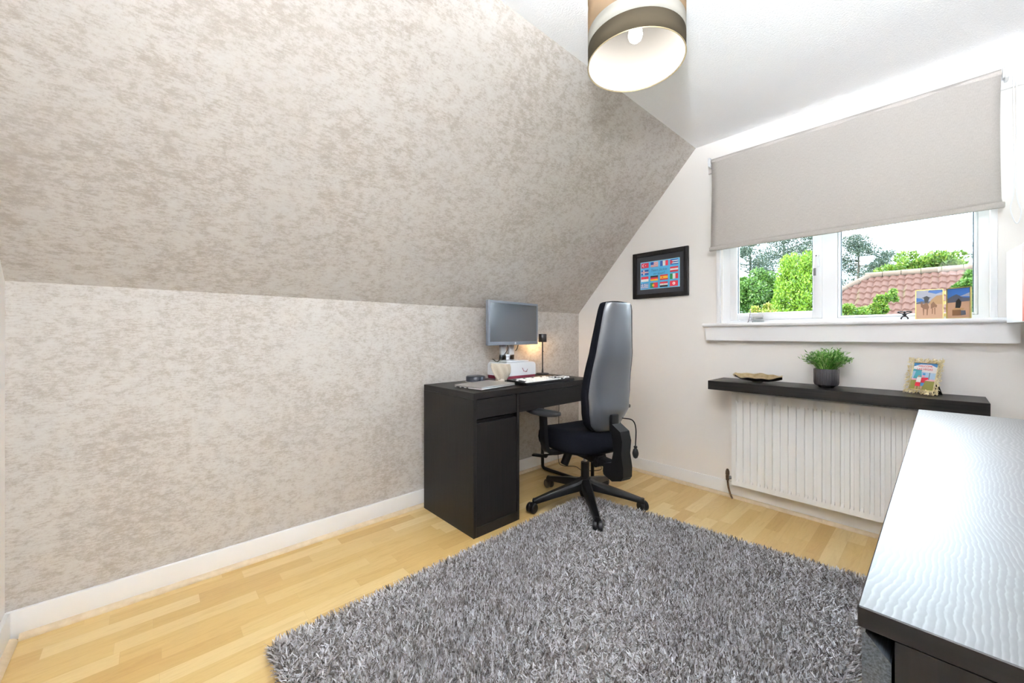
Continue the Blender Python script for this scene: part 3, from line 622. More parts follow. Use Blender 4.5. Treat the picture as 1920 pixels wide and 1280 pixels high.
# beige folded cloth drooping in front of the left end of the box
MK = thing('folded_cloth', 'beige folded cloth pouch leaning on the left end of the white box', 'cloth', (.232, -1.100, HH), R(6))
b = MB(); rings = []
for i in range(15):
    t = i / 14; zc = .003 + .118 * t; wdt = np.interp(t, [0, .12, .45, .8, 1], [.036, .058, .084, .094, .092]); bul = .010 + .012 * math.sin(math.pi * min(1, t * .8 + .05))
    rings.append([(bul * (1 - (k / 10 - 1) ** 2) + .0035 * math.sin(k * .9 + t * 5), (k / 10 - 1) * wdt - .010 * t, zc - .016 * (k / 20) * t) for k in range(21)])
b.loops(rings, close=False); CLO = m_fabric('beige_cloth', (.50, .42, .32), (.62, .54, .43)); mk = b.build('front_fold', CLO, MK, smooth=60)
md = mk.modifiers.new('solid', 'SOLIDIFY'); md.thickness = .002
MB().box((-.010, -.055, .002), (-.004, .055, .100), .003).build('back_fold', CLO, MK)
# speaker puck
PU = thing('smart_speaker', 'round black tabletop device behind the laptop', 'speaker', (.150, -1.255, HH))
b = MB(); b.lathe([(.058, .0), (.062, .003), (.062, .032), (.058, .038), (.050, .040), (.001, .040)], seg=48); b.build('body', mat('dark_blue_black_plastic', (.018, .022, .035), .3), PU)
b = MB(); b.lathe([(.064, .0), (.066, .002), (.064, .005)], seg=40); b.build('base_ring', CHROME, PU)
for a in (-20, -12, -4, 25): MB().cyl((.0615 * math.cos(R(a)), .0615 * math.sin(R(a)), .014), (.0628 * math.cos(R(a)), .0628 * math.sin(R(a)), .014), .0022, seg=8).build('port', CHROME, PU)
# laptop
LP = thing('laptop', 'closed silver laptop lying at the left front of the desk', 'laptop', (.378, -1.358, HH), R(8))
LS = mat('brushed_silver', (.60, .58, .56), .33, .75); LS2 = mat('light_silver', (.74, .73, .72), .3, .6)
MB().box((-.108, -.142, .003), (.108, .142, .011), .003).build('base', LS2, LP); MB().box((-.107, -.142, .0125), (.108, .142, .019), .003).build('lid', LS, LP)
for xa, xb in ((-.09, -.065), (-.05, -.03), (-.01, .004)): MB().box((xa, -.1428, .005), (xb, -.1418, .010)).build('port', BLKG, LP)
MB().cyl((-.107, -.12, .010), (-.107, .12, .010), .0055, seg=12).build('hinge', BLKP, LP)
for x in (-.09, .09):
    for y in (-.12, .12): MB().cyl((x, y, 0), (x, y, .0035), .006, seg=10).build('rubber_foot', BLKP, LP)
# keyboard
KB = thing('keyboard', 'full size keyboard with white keys along the front of the desk', 'keyboard', (.440, -.945, HH), R(0))
def wedge(x): return .010 + (.088 - x) * .045
b = MB(); b.loops([[(-.088, y, .001), (.086, y, .001), (.086, y, .012), (.080, y, .017), (-.084, y, .026), (-.088, y, .024)] for y in (-.222, .222)]); b.build('case', BLKP, KB, smooth=20)
KW = mat('white_keycap', (.80, .80, .78), .4); KD = mat('dark_keycap', (.05, .055, .06), .4)
kproto = {}
def key(x, y, wy, mt):
    kk = (round(wy, 4), mt.name)
    if kk not in kproto:
        b = MB(); w_, d_ = wy / 2 - .0012, .0083; b.loops([[(-d_, -w_, 0), (d_, -w_, 0), (d_, w_, 0), (-d_, w_, 0)], [(-d_ + .002, -w_ + .002, .007), (d_ - .0015, -w_ + .002, .007), (d_ - .0015, w_ - .002, .007), (-d_ + .002, w_ - .002, .007)]])
        o = b.build('key', mt, KB, smooth=0); kproto[kk] = o
    else: o = kproto[kk].copy(); link(o, KB)
    o.location = (x, y, .0172 + (.080 - x) * .055); return o
n_keys = 0
for r_ in range(6):
    x = .070 - r_ * .0192 - (.006 if r_ == 5 else 0)
    rowk = [1] * 15 if r_ not in (0,) else [1.5, 1.2, 1.2, 6.2, 1.2, 1.2, 1.5]
    tot = sum(rowk); y = -.214; sc_ = .285 / tot
    for i, k in enumerate(rowk):
        if n_keys > 95 and r_ == 5 and i > 12: break
        key(x, y + k * sc_ / 2, k * sc_, KD if (i in (0, len(rowk) - 1) and r_ in (1, 2, 3)) or (r_ == 5 and i % 4 == 0) else KW); y += k * sc_; n_keys += 1
for r_ in range(5):
    for c in range(3):
        if r_ in (1, 2) or r_ == 1 and c != 1: continue
        key(.070 - r_ * .0192 - (.006 if r_ == 5 else 0), .090 + c * .019, .019, KD if c == 1 else KW)
for r_ in range(3):
    for c in range(3): key(.0508 - r_ * .0192, .158 + c * .019, .019, KW)
# small light remote / mouse behind the laptop
RM = thing('computer_mouse', 'small beige mouse lying between laptop and keyboard', 'mouse', (.262, -1.135, HH), R(20))
b = MB(); b.lathe([(.001, 0), (1, .0), (1.05, .25), (.9, .7), (.5, .95), (.01, 1)], seg=24, M=Matrix.Diagonal((.017, .032, .018, 1))); b.build('shell', mat('beige_plastic', (.62, .55, .48), .4), RM, smooth=60)
MB().box((-.002, -.026, .0165), (.002, -.010, .019), .001).build('wheel', BLKP, RM)
# desk lamp
LA = thing('desk_lamp', 'slim black desk lamp with a small cylinder shade behind the monitor', 'lamp', (.098, -.572, HH))
MB().lathe([(.001, 0), (.048, 0), (.050, .003), (.048, .008), (.001, .010)], seg=36).build('base', BLKM, LA)
b = MB(); b.cyl((0, 0, .008), (0, 0, .2535), .0050, seg=14); b.cyl((0, 0, .01), (0, 0, .045), .0085, .0050, 14); b.cyl((.006, 0, .175), (.010, 0, .175), .003, seg=8); b.build('pole', BLKM, LA)
b = MB(); b.lathe([(.031, .246), (.0315, .247), (.0315, .305), (.030, .308), (.001, .308), (.001, .3065), (.0295, .3065), (.0298, .246)], seg=36); b.build('lamp_shade', BLKM, LA)
MB().lathe([(.001, 0), (.012, .004), (.014, .012), (.010, .022), (.001, .024)], (0, 0, .262), 16).build('bulb', mat('warm_bulb', (1, .8, .5), .5, emis=(1, .70, .38), es=25), LA)
pd = bpy.data.lights.new('desk_lamp_light', 'POINT'); pd.energy = DESK_W; pd.color = (1, .62, .30); pd.shadow_soft_size = .02
po = bpy.data.objects.new('desk_lamp_light', pd); link(po, LA); po.location = (0, 0, .250)

# cables on the floor by the corner
FC = MB().tube(curve([(.03, -.30, .50), (.035, -.31, .25), (.05, -.33, .03), (.12, -.36, .006), (.20, -.30, .004), (.30, -.33, .004), (.38, -.22, .004), (.30, -.12, .004), (.12, -.06, .010)], 8), .0025, 8).build('power_cable', BLKP)
tag(FC, 'thin black power cable trailing on the floor in the far corner', 'cable')

# ================================================================ OFFICE CHAIR
TH = -13.0
CH = thing('office_chair', 'black office chair with a tall tapered backrest facing the desk', 'chair', (.68, -.81, .004), R(TH))
B0 = -42 - TH
hubz = .105
def star_arm(a):
    M = Matrix.Rotation(R(a), 4, 'Z'); b = MB(); rings = []
    for t in (0, .12, .35, .65, .9, 1):
        x = .02 + t * .325; w_ = .031 - .014 * t; zt = hubz + .050 - .080 * t ** 1.15 + (.012 if t == 0 else 0); zb = zt - (.056 - .030 * t)
        rings.append([(x, -w_, zb), (x, -w_ * 1.0, zt - .012), (x, -w_ * .6, zt), (x, w_ * .6, zt), (x, w_, zt - .012), (x, w_, zb)])
    b.loops(rings, M=M); b.cyl(M @ Vector((.335, 0, .040)), M @ Vector((.335, 0, .078)), .013, seg=14)
    return b
for k in range(5):
    a = B0 + 72 * k
    leg = star_arm(a).build('base_leg', BLKP, CH, smooth=40)
    c = MB(); px, py = .345 * math.cos(R(a)), .345 * math.sin(R(a)); sw = R(a + (70, 35, 15, 80, -60)[k]); ax = Vector((math.cos(sw), math.sin(sw), 0))
    ctr = Vector((px, py, .0297)) + Vector((-ax.y, ax.x, 0)) * .012
    for s_ in (-1, 1):
        p = ctr + ax * s_ * .0145; q = ax.to_track_quat('Z', 'Y').to_matrix().to_4x4(); q.translation = p - ax * .0115
        c.lathe([(.004, 0), (.024, .0), (.0285, .004), (.0295, .0115), (.0285, .019), (.024, .023), (.004, .023)], seg=28, M=q)
    c.build('caster', mat('caster_black', (.008, .008, .010), .38) if 'caster_black' not in bpy.data.materials else bpy.data.materials['caster_black'], CH, smooth=40)
    h2 = MB(); h2.box((-.003, -.013, -.006), (.003, .013, .022), .003, M=Matrix.Translation(ctr + Vector((0, 0, .012))) @ Matrix.Rotation(sw, 4, 'Z')); h2.build('caster_fork', BLKP, CH)
b = MB(); b.lathe([(.030, .055), (.036, .075), (.038, .140), (.034, .165), (.028, .170)], seg=28); b.build('hub', BLKP, CH)
MB().cyl((0, 0, .165), (0, 0, .262), .026, seg=24).build('column_cover', BLKP, CH)
look(MB().cyl((0, 0, .255), (0, 0, .315), .0125, seg=20).build('gas_lift', CHROME, CH), 'chrome gas lift rod')
b = MB(); b.box((-.11, -.055, .300), (.13, .055, .352), .012); b.box((-.20, -.11, .345), (.15, .11, .362), .004); b.box((.05, -.035, .285), (.155, .035, .345), .012); b.build('mechanism', BLKP, CH)
MB().cyl((-.045, -.085, .338), (-.060, -.115, .250), .026, .024, 24).build('tension_knob', BLKP, CH)
MB().tube(curve([(-.05, -.05, .325), (-.12, -.14, .30), (-.18, -.19, .285)], 5), .006, 8).build('lever_rod', BLKP, CH)
MB().box((-.045, -.018, -.007), (.055, .018, .007), .005, M=Matrix.Translation((-.205, -.205, .278)) @ Matrix.Rotation(R(38), 4, 'Z')).build('lever_paddle', BLKP, CH)
MB().cyl((.09, .05, .335), (.10, .20, .345), .006, seg=10).build('lever_rod', BLKP, CH); MB().box((.075, .19, .335), (.125, .225, .352), .006).build('lever_paddle', BLKP, CH)
# seat cushion: rounded outline, waterfall front, thick rear
def seat_outline(n=48):
    out = []
    for k in range(n):
        a = 2 * math.pi * k / n; c, s_ = math.cos(a), math.sin(a); e = 2 / 3.6
        x = math.copysign(abs(c) ** e, c); y = math.copysign(abs(s_) ** e, s_)
        X = x * .235 - .035; Yw = .235 - .030 * max(0, x) ** 2 - .012 * max(0, -x) ** 3
        out.append((X, y * Yw))
    return out
so = seat_outline(); rings = []
for (sc_, z) in ((.90, .365), (.97, .370), (1.0, .385), (1.015, .41), (1.0, .437), (.965, .455), (.88, .468), (.7, .472), (.45, .470), (.18, .468)):
    rr = []
    for X, Y_ in so:
        x = (X + .035) * sc_ - .035; y = Y_ * sc_; zz = z
        f = max(0, -(x + .10) / .17); zz -= .022 * f ** 2
        if z > .43: zz += .020 * max(0, min(1, (x + .05) / .2)) + .010 * (abs(y) / .23) ** 2
        rr.append((x, y, zz))
    rings.append(rr)
b = MB(); b.loops(rings); b.build('seat', CHFAB, CH, smooth=70)
b = MB(); b.loops([[(( X + .035) * .90 - .035, Y_ * .90, z - .022 * max(0, -(X * .9 + .10) / .17) ** 2) for X, Y_ in so] for z in (.3605, .3665)]); b.build('seat_pan', BLKP, CH, smooth=40)
# armrests
for s_ in (-1, 1):
    b = MB(); b.box((-.045, s_ * .12 - .02, .345), (.005, s_ * .12 + .02, .3585), .004)
    rings = []
    path = [(-.020, .14, .352), (-.020, .22, .350), (-.020, .268, .362), (-.022, .286, .400), (-.026, .290, .460), (-.030, .290, .52), (-.034, .290, .573)]
    for i, (x, y, z) in enumerate(curve(path, 4)):
        t = i / (len(path) * 4 - 4); w_ = .030 - .006 * t
        d = Vector((0, 1, 0)) if t < .25 else Vector((0, 0, 1))
        th = .011
        if t < .30: rings.append([(x - w_, s_ * y, z - th), (x + w_, s_ * y, z - th), (x + w_, s_ * y, z + th), (x - w_, s_ * y, z + th)])
        elif t < .5: rings.append([(x - w_, s_ * (y + th * .8), z - th * .6), (x + w_, s_ * (y + th * .8), z - th * .6), (x + w_, s_ * (y - th * .8), z + th * .6), (x - w_, s_ * (y - th * .8), z + th * .6)])
        else: rings.append([(x - w_, s_ * (y + th * 1.1), z), (x + w_, s_ * (y + th * 1.1), z), (x + w_, s_ * (y - th * 1.1), z), (x - w_, s_ * (y - th * 1.1), z)])
    b.loops(rings); am = b.build('armrest', BLKP, CH, smooth=40)
    pad = MB(); o_ = []
    for k in range(32):
        a = 2 * math.pi * k / 32; c_, q_ = math.cos(a), math.sin(a); o_.append((math.copysign(abs(c_) ** .62, c_) * .132, math.copysign(abs(q_) ** .7, q_) * (.043 if c_ < 0 else .040)))
    PM = Matrix.Translation((-.035, s_ * .292, .574)) @ Matrix.Rotation(R(13 if s_ < 0 else -8), 4, 'Z')
    pad.loops([[(x * sc_, y * sc_, z + .006 * (x / .13) ** 2) for x, y in o_] for sc_, z in ((.80, 0), (.97, .006), (1, .016), (.97, .025), (.8, .030), (.4, .031))], M=PM); pad.build('arm_pad', mat('soft_arm_pad', (.03, .03, .032), .3) if 'soft_arm_pad' not in bpy.data.materials else bpy.data.materials['soft_arm_pad'], am, smooth=60)
# backrest : section loops up the back; x = rearwards
def back_loop(z, t, inset=0, shell=True):
    w_ = np.interp(t, [0, .06, .16, .30, .55, .8, .95, 1], [.085, .130, .160, .170, .156, .132, .118, .106]) - inset
    x0 = .205 + .012 * t + .055 * t ** 1.6 - .020 * math.sin(math.pi * min(1, t / .6)) * (1 if t < .6 else 0)
    dep = np.interp(t, [0, .1, .3, .7, 1], [.040, .055, .055, .044, .030])
    x0 -= .050 * max(0, (.19 - t) / .19) ** 1.25
    return w_, x0, dep
NS = 40
zs_ = [.492 + (1.225 - .492) * (1 - math.cos(math.pi * i / NS)) / 2 for i in range(NS + 1)]
def back_mesh(lo_x, hi_x, bulge_rear, inset=0):
    rings = []
    for i, z in enumerate(zs_):
        t = (z - .492) / (1.225 - .492); w_, x0, dep = back_loop(z, t, inset)
        e = min(1, max(.0, min(i, NS - i) / 3.0)); e = math.sin(e * math.pi / 2) ** .6 if e > 0 else .25
        ring = []
        for k in range(40):
            a = 2 * math.pi * k / 40; c_, s_ = math.cos(a), math.sin(a)
            yy = math.copysign(abs(s_) ** .55, s_) * w_ * (.75 + .25 * e); xx = math.copysign(abs(c_) ** .45, c_)
            X = x0 + (hi_x * dep if xx > 0 else lo_x * dep) * abs(xx) * (1 if xx > 0 else -1) * e + (bulge_rear * (1 - (yy / (w_ + 1e-6)) ** 2) if xx > 0 else 0)
            ring.append((X, yy, z + (.010 * (1 - (yy / w_) ** 2) if t > .95 else 0)))
        rings.append(ring)
    return MB().loops(rings)
back_mesh(1.2, .40, 0.0, .0).build('backrest_cushion', CHFAB, CH, smooth=70)
bk = []
def shell():
    b = MB(); rings = []
    for i, z in enumerate(zs_):
        t = (z - .492) / (1.225 - .492); w_, x0, dep = back_loop(z, t); e = min(1, i / 5.0, (NS - i) / 3.0 + .35); e = math.sin(e * math.pi / 2) ** .6
        # a soft crease across the lower back where the shell tucks under
        cre = .007 * math.exp(-((t - .19) / .05) ** 2)
        w_ = w_ - .014; ring = [(x0 + dep * .45 + (.026 * (1 - abs(q) ** 3.2) * (.45 + .55 * e)) + cre + .004 - .010 * abs(q) ** 8, q * w_ * (.80 + .20 * e), z) for q in [(-1 + 2 * k / 28) for k in range(29)]]
        inner = [(x0 + .002, q * w_ * (.80 + .20 * e) * .995, z) for q in [(1 - 2 * k / 28) for k in range(29)]]
        rings.append(ring + inner)
    b.loops(rings); return b
shell().build('backrest_shell', SHELL, CH, smooth=50)
# spine post behind the back and its arm to the mechanism
b = MB(); prof = [(.255, .545), (.268, .550), (.330, .520), (.345, .47), (.338, .40), (.352, .33), (.350, .275), (.335, .255), (.268, .232), (.200, .252), (.194, .27), (.200, .315), (.262, .335), (.278, .40), (.270, .47), (.258, .52)]
b.loops([[(x, y, z) for x, z in prof] for y in (-.034, -.029, .029, .034)][0:4]); sp_ = b.build('back_post', BLKP, CH, smooth=25)
MB().box((.10, -.030, .290), (.215, .030, .332), .008).build('back_arm', BLKP, CH); MB().cyl((.14, -.045, .300), (.14, .045, .300), .024, seg=20).build('tilt_pivot', BLKP, CH)
MB().box((.235, -.026, .50), (.262, .026, .60), .006).build('back_mount', BLKP, CH)
# lumbar pump bulb on a hose
b = MB(); b.tube(curve([(.225, .085, .565), (.248, .145, .550), (.262, .158, .50), (.262, .155, .405)], 8), .0035, 8); b.build('pump_hose', BLKP, CH)
b = MB(); b.lathe([(.003, 0), (.012, .006), (.0175, .022), (.018, .034), (.013, .052), (.007, .060), (.009, .062), (.011, .066), (.009, .072), (.003, .074)], (.262, .155, .330), 24); b.build('pump_bulb', mat('rubber_bulb', (.015, .015, .018), .35), CH, smooth=50)

# ================================================================ RUG
RG = thing('rug', 'thick grey shaggy pile rug lying across the laminate floor', 'rug', (0, 0, 0))
rc = [Vector((.640, -.745, 0)), Vector((1.985, -.575, 0)), Vector((2.03, -2.50, 0)), Vector((.672, -2.50, 0))]
b = MB(); b.loops([[p + Vector((0, 0, z)) for p in rc] for z in (.0005, .0035)]); b.build('backing', mat('dark_rug_backing', (.10, .09, .085), .95), RG)
def rug_pile(n):
    u, v = RNG.random(n), RNG.random(n)
    A, B_, C_, D_ = [np.array(p) for p in rc]
    P0 = (A[None] * (1 - u)[:, None] + B_[None] * u[:, None]) * (1 - v)[:, None] + (D_[None] * (1 - u)[:, None] + C_[None] * u[:, None]) * v[:, None]
    P0[:, 2] = .003
    x, y = P0[:, 0], P0[:, 1]
    fa = np.sin(x * 9 + 1.3 * np.sin(y * 6)) + np.sin(y * 11 + 2 * np.sin(x * 5 + 1)) + .8 * np.sin(x * 23 + y * 17) ; ang = fa * 1.1 + RNG.normal(0, 1.0, n)
    # tufts: each yarn shares its neighbour's lean
    cell = np.floor(x / .014) * 7.13 + np.floor(y / .014) * 3.71; ang += 2.2 * np.sin(cell * 12.9898)
    lean = np.clip(.55 + .22 * np.sin(x * 6 + y * 4) + RNG.normal(0, .22, n), .1, 1.15)
    edge = np.minimum(np.minimum(u, 1 - u) * 1.36, np.minimum(v, 1 - v) * 1.85)
    out = np.stack([np.where(u < .5, -1, 1) * (np.minimum(u, 1 - u) * 1.36 < np.minimum(v, 1 - v) * 1.85), np.where(v < .5, 1, -1) * (np.minimum(u, 1 - u) * 1.36 >= np.minimum(v, 1 - v) * 1.85)], 1).astype(float)
    k = np.clip(1 - edge / .03, 0, 1)[:, None]
    d = np.stack([np.cos(ang), np.sin(ang)], 1) * (1 - .75 * k) + out * k
    d /= np.linalg.norm(d, axis=1)[:, None] + 1e-6
    ln = RNG.uniform(.028, .045, n)
    for k_ in range(5):          # pile pressed flat under the casters
        ca = R(-42 + 72 * k_); dd = np.hypot(x - (.68 + .345 * math.cos(ca)), y - (-.81 + .345 * math.sin(ca))); ln *= np.clip((dd - .012) / .05, .22, 1)
    s1 = np.sin(lean * .6) * ln * .5; c1 = np.cos(lean * .6) * ln * .5; s2 = np.sin(np.clip(lean * 1.5, 0, 1.5)) * ln * .5; c2 = np.cos(np.clip(lean * 1.5, 0, 1.5)) * ln * .5
    P1 = P0.copy(); P1[:, :2] += d * s1[:, None]; P1[:, 2] += c1
    P2 = P1.copy(); P2[:, :2] += d * s2[:, None]; P2[:, 2] += c2
    tw = RNG.uniform(0, math.pi, n); W = np.stack([np.cos(tw), np.sin(tw), np.zeros(n)], 1); w0 = RNG.uniform(.0018, .0030, n)[:, None]
    V = np.stack([P0 - W * w0, P0 + W * w0, P1 - W * w0 * 1.2, P1 + W * w0 * 1.2, P2 - W * w0 * .5, P2 + W * w0 * .5], 1).reshape(-1, 3)
    base = (np.arange(n) * 6)[:, None]; F = np.concatenate([base + np.array([0, 1, 3, 2]), base + np.array([2, 3, 5, 4])], 1).reshape(-1)
    me = bpy.data.meshes.new('rug_pile'); me.vertices.add(len(V)); me.vertices.foreach_set('co', V.ravel().astype(np.float32))
    me.loops.add(len(F)); me.loops.foreach_set('vertex_index', F.astype(np.int32)); nf = len(F) // 4
    me.polygons.add(nf); me.polygons.foreach_set('loop_start', (np.arange(nf) * 4).astype(np.int32)); me.polygons.foreach_set('loop_total', np.full(nf, 4, np.int32))
    me.update(calc_edges=True); me.materials.append(m_rug()); o = bpy.data.objects.new('pile', me); link(o, RG); o['kind'] = 'stuff'; return o
rug_pile(190000)

# ================================================================ PENDANT
PX, PY, PZ = 1.395, -1.452, 2.070
PD = thing('pendant_lamp', 'banded drum pendant lamp with bronze, cream and tan stripes, switched on', 'lamp', (PX, PY, PZ))
rr_ = .175
def band(name, z0, z1, m_, lab=None):
    b = MB(); b.lathe([(rr_, z0), (rr_, z1)], seg=72, cap=False); o = b.build(name, m_, PD, smooth=60)
    md = o.modifiers.new('solid', 'SOLIDIFY'); md.thickness = .0012
    if lab: look(o, lab)
    return o
band('shade_band', 0, .068, m_shade('bronze_fabric', (.085, .068, .045), .4), 'dark bronze bottom band'); band('shade_band', .068, .118, m_shade('cream_fabric', (.48, .46, .41), .5), 'cream middle band'); band('shade_band', .118, .256, m_shade('tan_fabric', (.42, .30, .19), .45), 'tan top band')
b = MB(); b.lathe([(rr_ - .003, .001), (rr_ - .003, .255)], seg=72, cap=False); b.build('shade_lining', m_shade('white_lining', (.33, .32, .305), .3), PD, smooth=60)
b = MB()
for z in (.0, .256): b.tube([(rr_ * math.cos(2 * math.pi * k / 64), rr_ * math.sin(2 * math.pi * k / 64), z) for k in range(65)], .0018, 6)
for a in (0, 120, 240): b.tube([(0.02 * math.cos(R(a)), .02 * math.sin(R(a)), .17), ((rr_ - .003) * math.cos(R(a)), (rr_ - .003) * math.sin(R(a)), .256)], .0014, 6)
b.build('shade_ring', mat('brass_wire', (.6, .5, .3), .35, .8), PD)
b = MB(); b.cyl((0, 0, .14), (0, 0, .20), .017, seg=18); b.cyl((0, 0, .20), (0, 0, CZ - PZ - .02), .004, seg=8); b.lathe([(.045, CZ - PZ - .022), (.05, CZ - PZ - .010), (.05, CZ - PZ)], seg=28); b.build('lamp_holder', UPVC, PD)
BULB = mat('lit_bulb', (1, .95, .85), .5, emis=(1, .90, .74), es=16)
MB().lathe([(.002, 0), (.012, .003), (.022, .012), (.026, .026), (.024, .040), (.016, .054), (.013, .066)], (0, 0, .078), 24).build('bulb', BULB, PD, smooth=60)
pl_ = bpy.data.lights.new('pendant_light', 'POINT'); pl_.energy = LAMP_W; pl_.color = (1, .97, .93); pl_.shadow_soft_size = .03
po = bpy.data.objects.new('pendant_light', pl_); link(po, PD); po.location = (0, 0, .062)
# invented floor lamp, out of view, added to fill the room off the ceiling
UL = thing('added_fill_lamp', 'added fill lamp on a tall white stand, unseen in the corner behind the camera', 'lamp', (2.24, -2.985, 0))
MB().lathe([(.01, 0), (.125, 0), (.13, .008), (.12, .020), (.02, .03)], seg=32).build('base', WHITE, UL)
MB().cyl((0, 0, .02), (0, 0, 1.58), .012, seg=14).build('pole', WHITE, UL)
TLT = Matrix.Translation((0, 0, 1.70)) @ Matrix.Rotation(R(-30), 4, 'X') @ Matrix.Rotation(R(9), 4, 'Y')      # head tipped toward the middle of the ceiling
b = MB(); b.lathe([(.02, -.14), (.07, -.11), (.115, -.06), (.14, .01), (.136, .01), (.11, -.055), (.067, -.103), (.01, -.128)], seg=40, M=TLT); b.build('bowl', WHITE, UL, smooth=60)
MB().lathe([(.001, -.105), (.02, -.10), (.025, -.075), (.015, -.05), (.001, -.045)], seg=20, M=TLT).build('bulb', mat('fill_lamp_bulb', (1, 1, 1), .5, emis=(.9, .95, 1), es=30), UL)
hl = bpy.data.lights.new('added_fill_light', 'SPOT'); hl.energy = FILL_W; hl.color = (.86, .93, 1); hl.shadow_soft_size = .10; hl.spot_size = R(140); hl.spot_blend = .75
po = bpy.data.objects.new('added_fill_light', hl); link(po, UL); po.matrix_local = TLT @ Matrix.Translation((0, 0, .02)) @ Matrix.Rotation(R(180), 4, 'X')

# ================================================================ OUTSIDE
GZ = -2.7
struct(MB().box((-40, .4, GZ - .2), (40, 60, GZ)).build('ground', m_flower_noise('lawn_green', (.03, .07, .012), (.05, .10, .02), 3, .9)))
HS = thing('neighbour_house', 'neighbouring bungalow with a red-brown pantile hipped roof', 'house', (0, 0, 0))
RXL, RYR, RZR, SLP = .67, 13.5, 2.84, .70
TILE = mat('weathered_pantile', rough=.85, spec=.2); g = NG(TILE); n1 = g.noise(g.coord(), 1.6, 5, .65); n2 = g.noise(g.coord((1, 1, 1)), 14, 3)
cc = g.mix(g.math('MULTIPLY', n2, .55), (.040, .018, .013), (.025, .011, .008)); mm = g.ramp(g.noise(g.coord((4.5, .5, .5)), 1.0, 4, .6), [(.60, (0, 0, 0)), (.70, (.8, .8, .8))]); g.col(g.mix(mm, cc, (.034, .034, .011)))
def roof():
    V, F = [], []; rowl = .33; run = rowl / math.hypot(1, SLP); nrow = 16; xr = 9.0
    b = MB()
    for r_ in range(nrow):
        d0, d1 = r_ * run, (r_ + 1) * run; th = .05
        xa0 = RXL - d0; xa1 = RXL - d1; n = int((xr - xa1) / .03)
        t_, b_ = [], []
        for i in range(n + 1):
            x1 = xa1 + (xr - xa1) * i / n; x0 = max(x1, xa0)
            w = .022 * math.sin(2 * math.pi * x1 / .165) + .010 * math.sin(4 * math.pi * x1 / .165 + .6)
            t_.append((x0, RYR - d0, RZR - SLP * d0 + w)); b_.append((x1, RYR - d1 - .03, RZR - SLP * (d1 + .03) + w + th))
        lip = [(x, y + .004, z - th - .03) for x, y, z in b_]
        b.loops([t_, b_, lip], close=False)
    eave = nrow * run
    # hip end, far slope
    e = eave; zb = RZR - SLP * e
    b.loops([[(RXL, RYR, RZR), (RXL - e, RYR - e, zb), (RXL - e, RYR + e, zb)], [(RXL + .01, RYR, RZR - .02), (RXL - e + .01, RYR - e, zb - .02), (RXL - e + .01, RYR + e, zb - .02)]])
    b.quad([(RXL, RYR, RZR), (xr, RYR, RZR), (xr, RYR + e, zb), (RXL - e, RYR + e, zb)])
    b.build('roof', TILE, HS, smooth=50); RT = m_flower_noise('ridge_tile', (.034, .021, .013), (.05, .033, .022), 5, .85)
    def ridge(p0, p1, name):
        p0, p1 = Vector(p0), Vector(p1); n = int((p1 - p0).length / .40); b = MB(); d = (p1 - p0) / n
        for i in range(n): b.tube([p0 + d * i, p0 + d * (i + .97)], .105, 12, taper=lambda t: 1 - .06 * t)
        b.build(name, RT, HS)
    ridge((RXL - .1, RYR, RZR + .02), (xr, RYR, RZR + .02), 'ridge_tiles'); ridge((RXL, RYR, RZR), (RXL - e, RYR - e, zb), 'hip_tiles')
    b = MB(); b.box((RXL - e + .4, RYR - e + .4, GZ), (xr, RYR + e - .4, zb - .0)); b.build('house_wall', m_paint('render_cream', (.25, .23, .2)), HS)
    b = MB(); b.tube([(RXL - e, RYR - e - .06, zb), (xr, RYR - e - .06, zb)], .05, 8); b.build('gutter', BLKP, HS)
roof()

def foliage(name, centers, n, leaf, mt, parent, up=0, jit=1.0, flat_=0):
    """centers: list of (x,y,z, rx,ry,rz); leaves scattered in the shells of these clumps"""
    C = np.array(centers, float); vol = (C[:, 3] * C[:, 4] * C[:, 5]) ** (2 / 3); idx = RNG.choice(len(C), n, p=vol / vol.sum())
    d = RNG.normal(size=(n, 3)); d /= np.linalg.norm(d, axis=1)[:, None]; r = RNG.random(n) ** (1 / 5)
    P = C[idx, :3] + d * r[:, None] * C[idx, 3:6]
    t = RNG.normal(size=(n, 3)) * jit + d * .6; t[:, 2] += up; t[:, 2] *= (1 - flat_); t /= np.linalg.norm(t, axis=1)[:, None]
    s = np.cross(t, RNG.normal(size=(n, 3))); s /= np.linalg.norm(s, axis=1)[:, None]
    L_ = (leaf[0] * RNG.uniform(.6, 1.3, n))[:, None]; W_ = (leaf[1] * RNG.uniform(.7, 1.3, n))[:, None]
    V = np.stack([P, P + t * L_ * .5 + s * W_, P + t * L_, P + t * L_ * .5 - s * W_], 1).reshape(-1, 3); F = np.arange(4 * n)
    me = bpy.data.meshes.new(name); me.vertices.add(len(V)); me.vertices.foreach_set('co', V.ravel().astype(np.float32)); me.loops.add(len(F)); me.loops.foreach_set('vertex_index', F.astype(np.int32))
    me.polygons.add(n); me.polygons.foreach_set('loop_start', (np.arange(n) * 4).astype(np.int32)); me.polygons.foreach_set('loop_total', np.full(n, 4, np.int32)); me.update(calc_edges=True)
    me.materials.append(mt); o = bpy.data.objects.new(name, me); link(o, parent); return o
BARK = m_flower_noise('bark', (0.0252, 0.0202, 0.0144), (0.0504, 0.0396, 0.0288), 8, .9)
PINE = m_leaf('pine_needles', [(0, (0.0072, 0.0187, 0.0130)), (.6, (0.0187, 0.0360, 0.0230)), (1, (0.0396, 0.0468, 0.0252))], .6, .15)
LIME = m_leaf('lime_cypress', [(0, (0.0324, 0.0756, 0.0043)), (.5, (0.0720, 0.1440, 0.0058)), (1, (0.1224, 0.1944, 0.0130))], .5, .35)
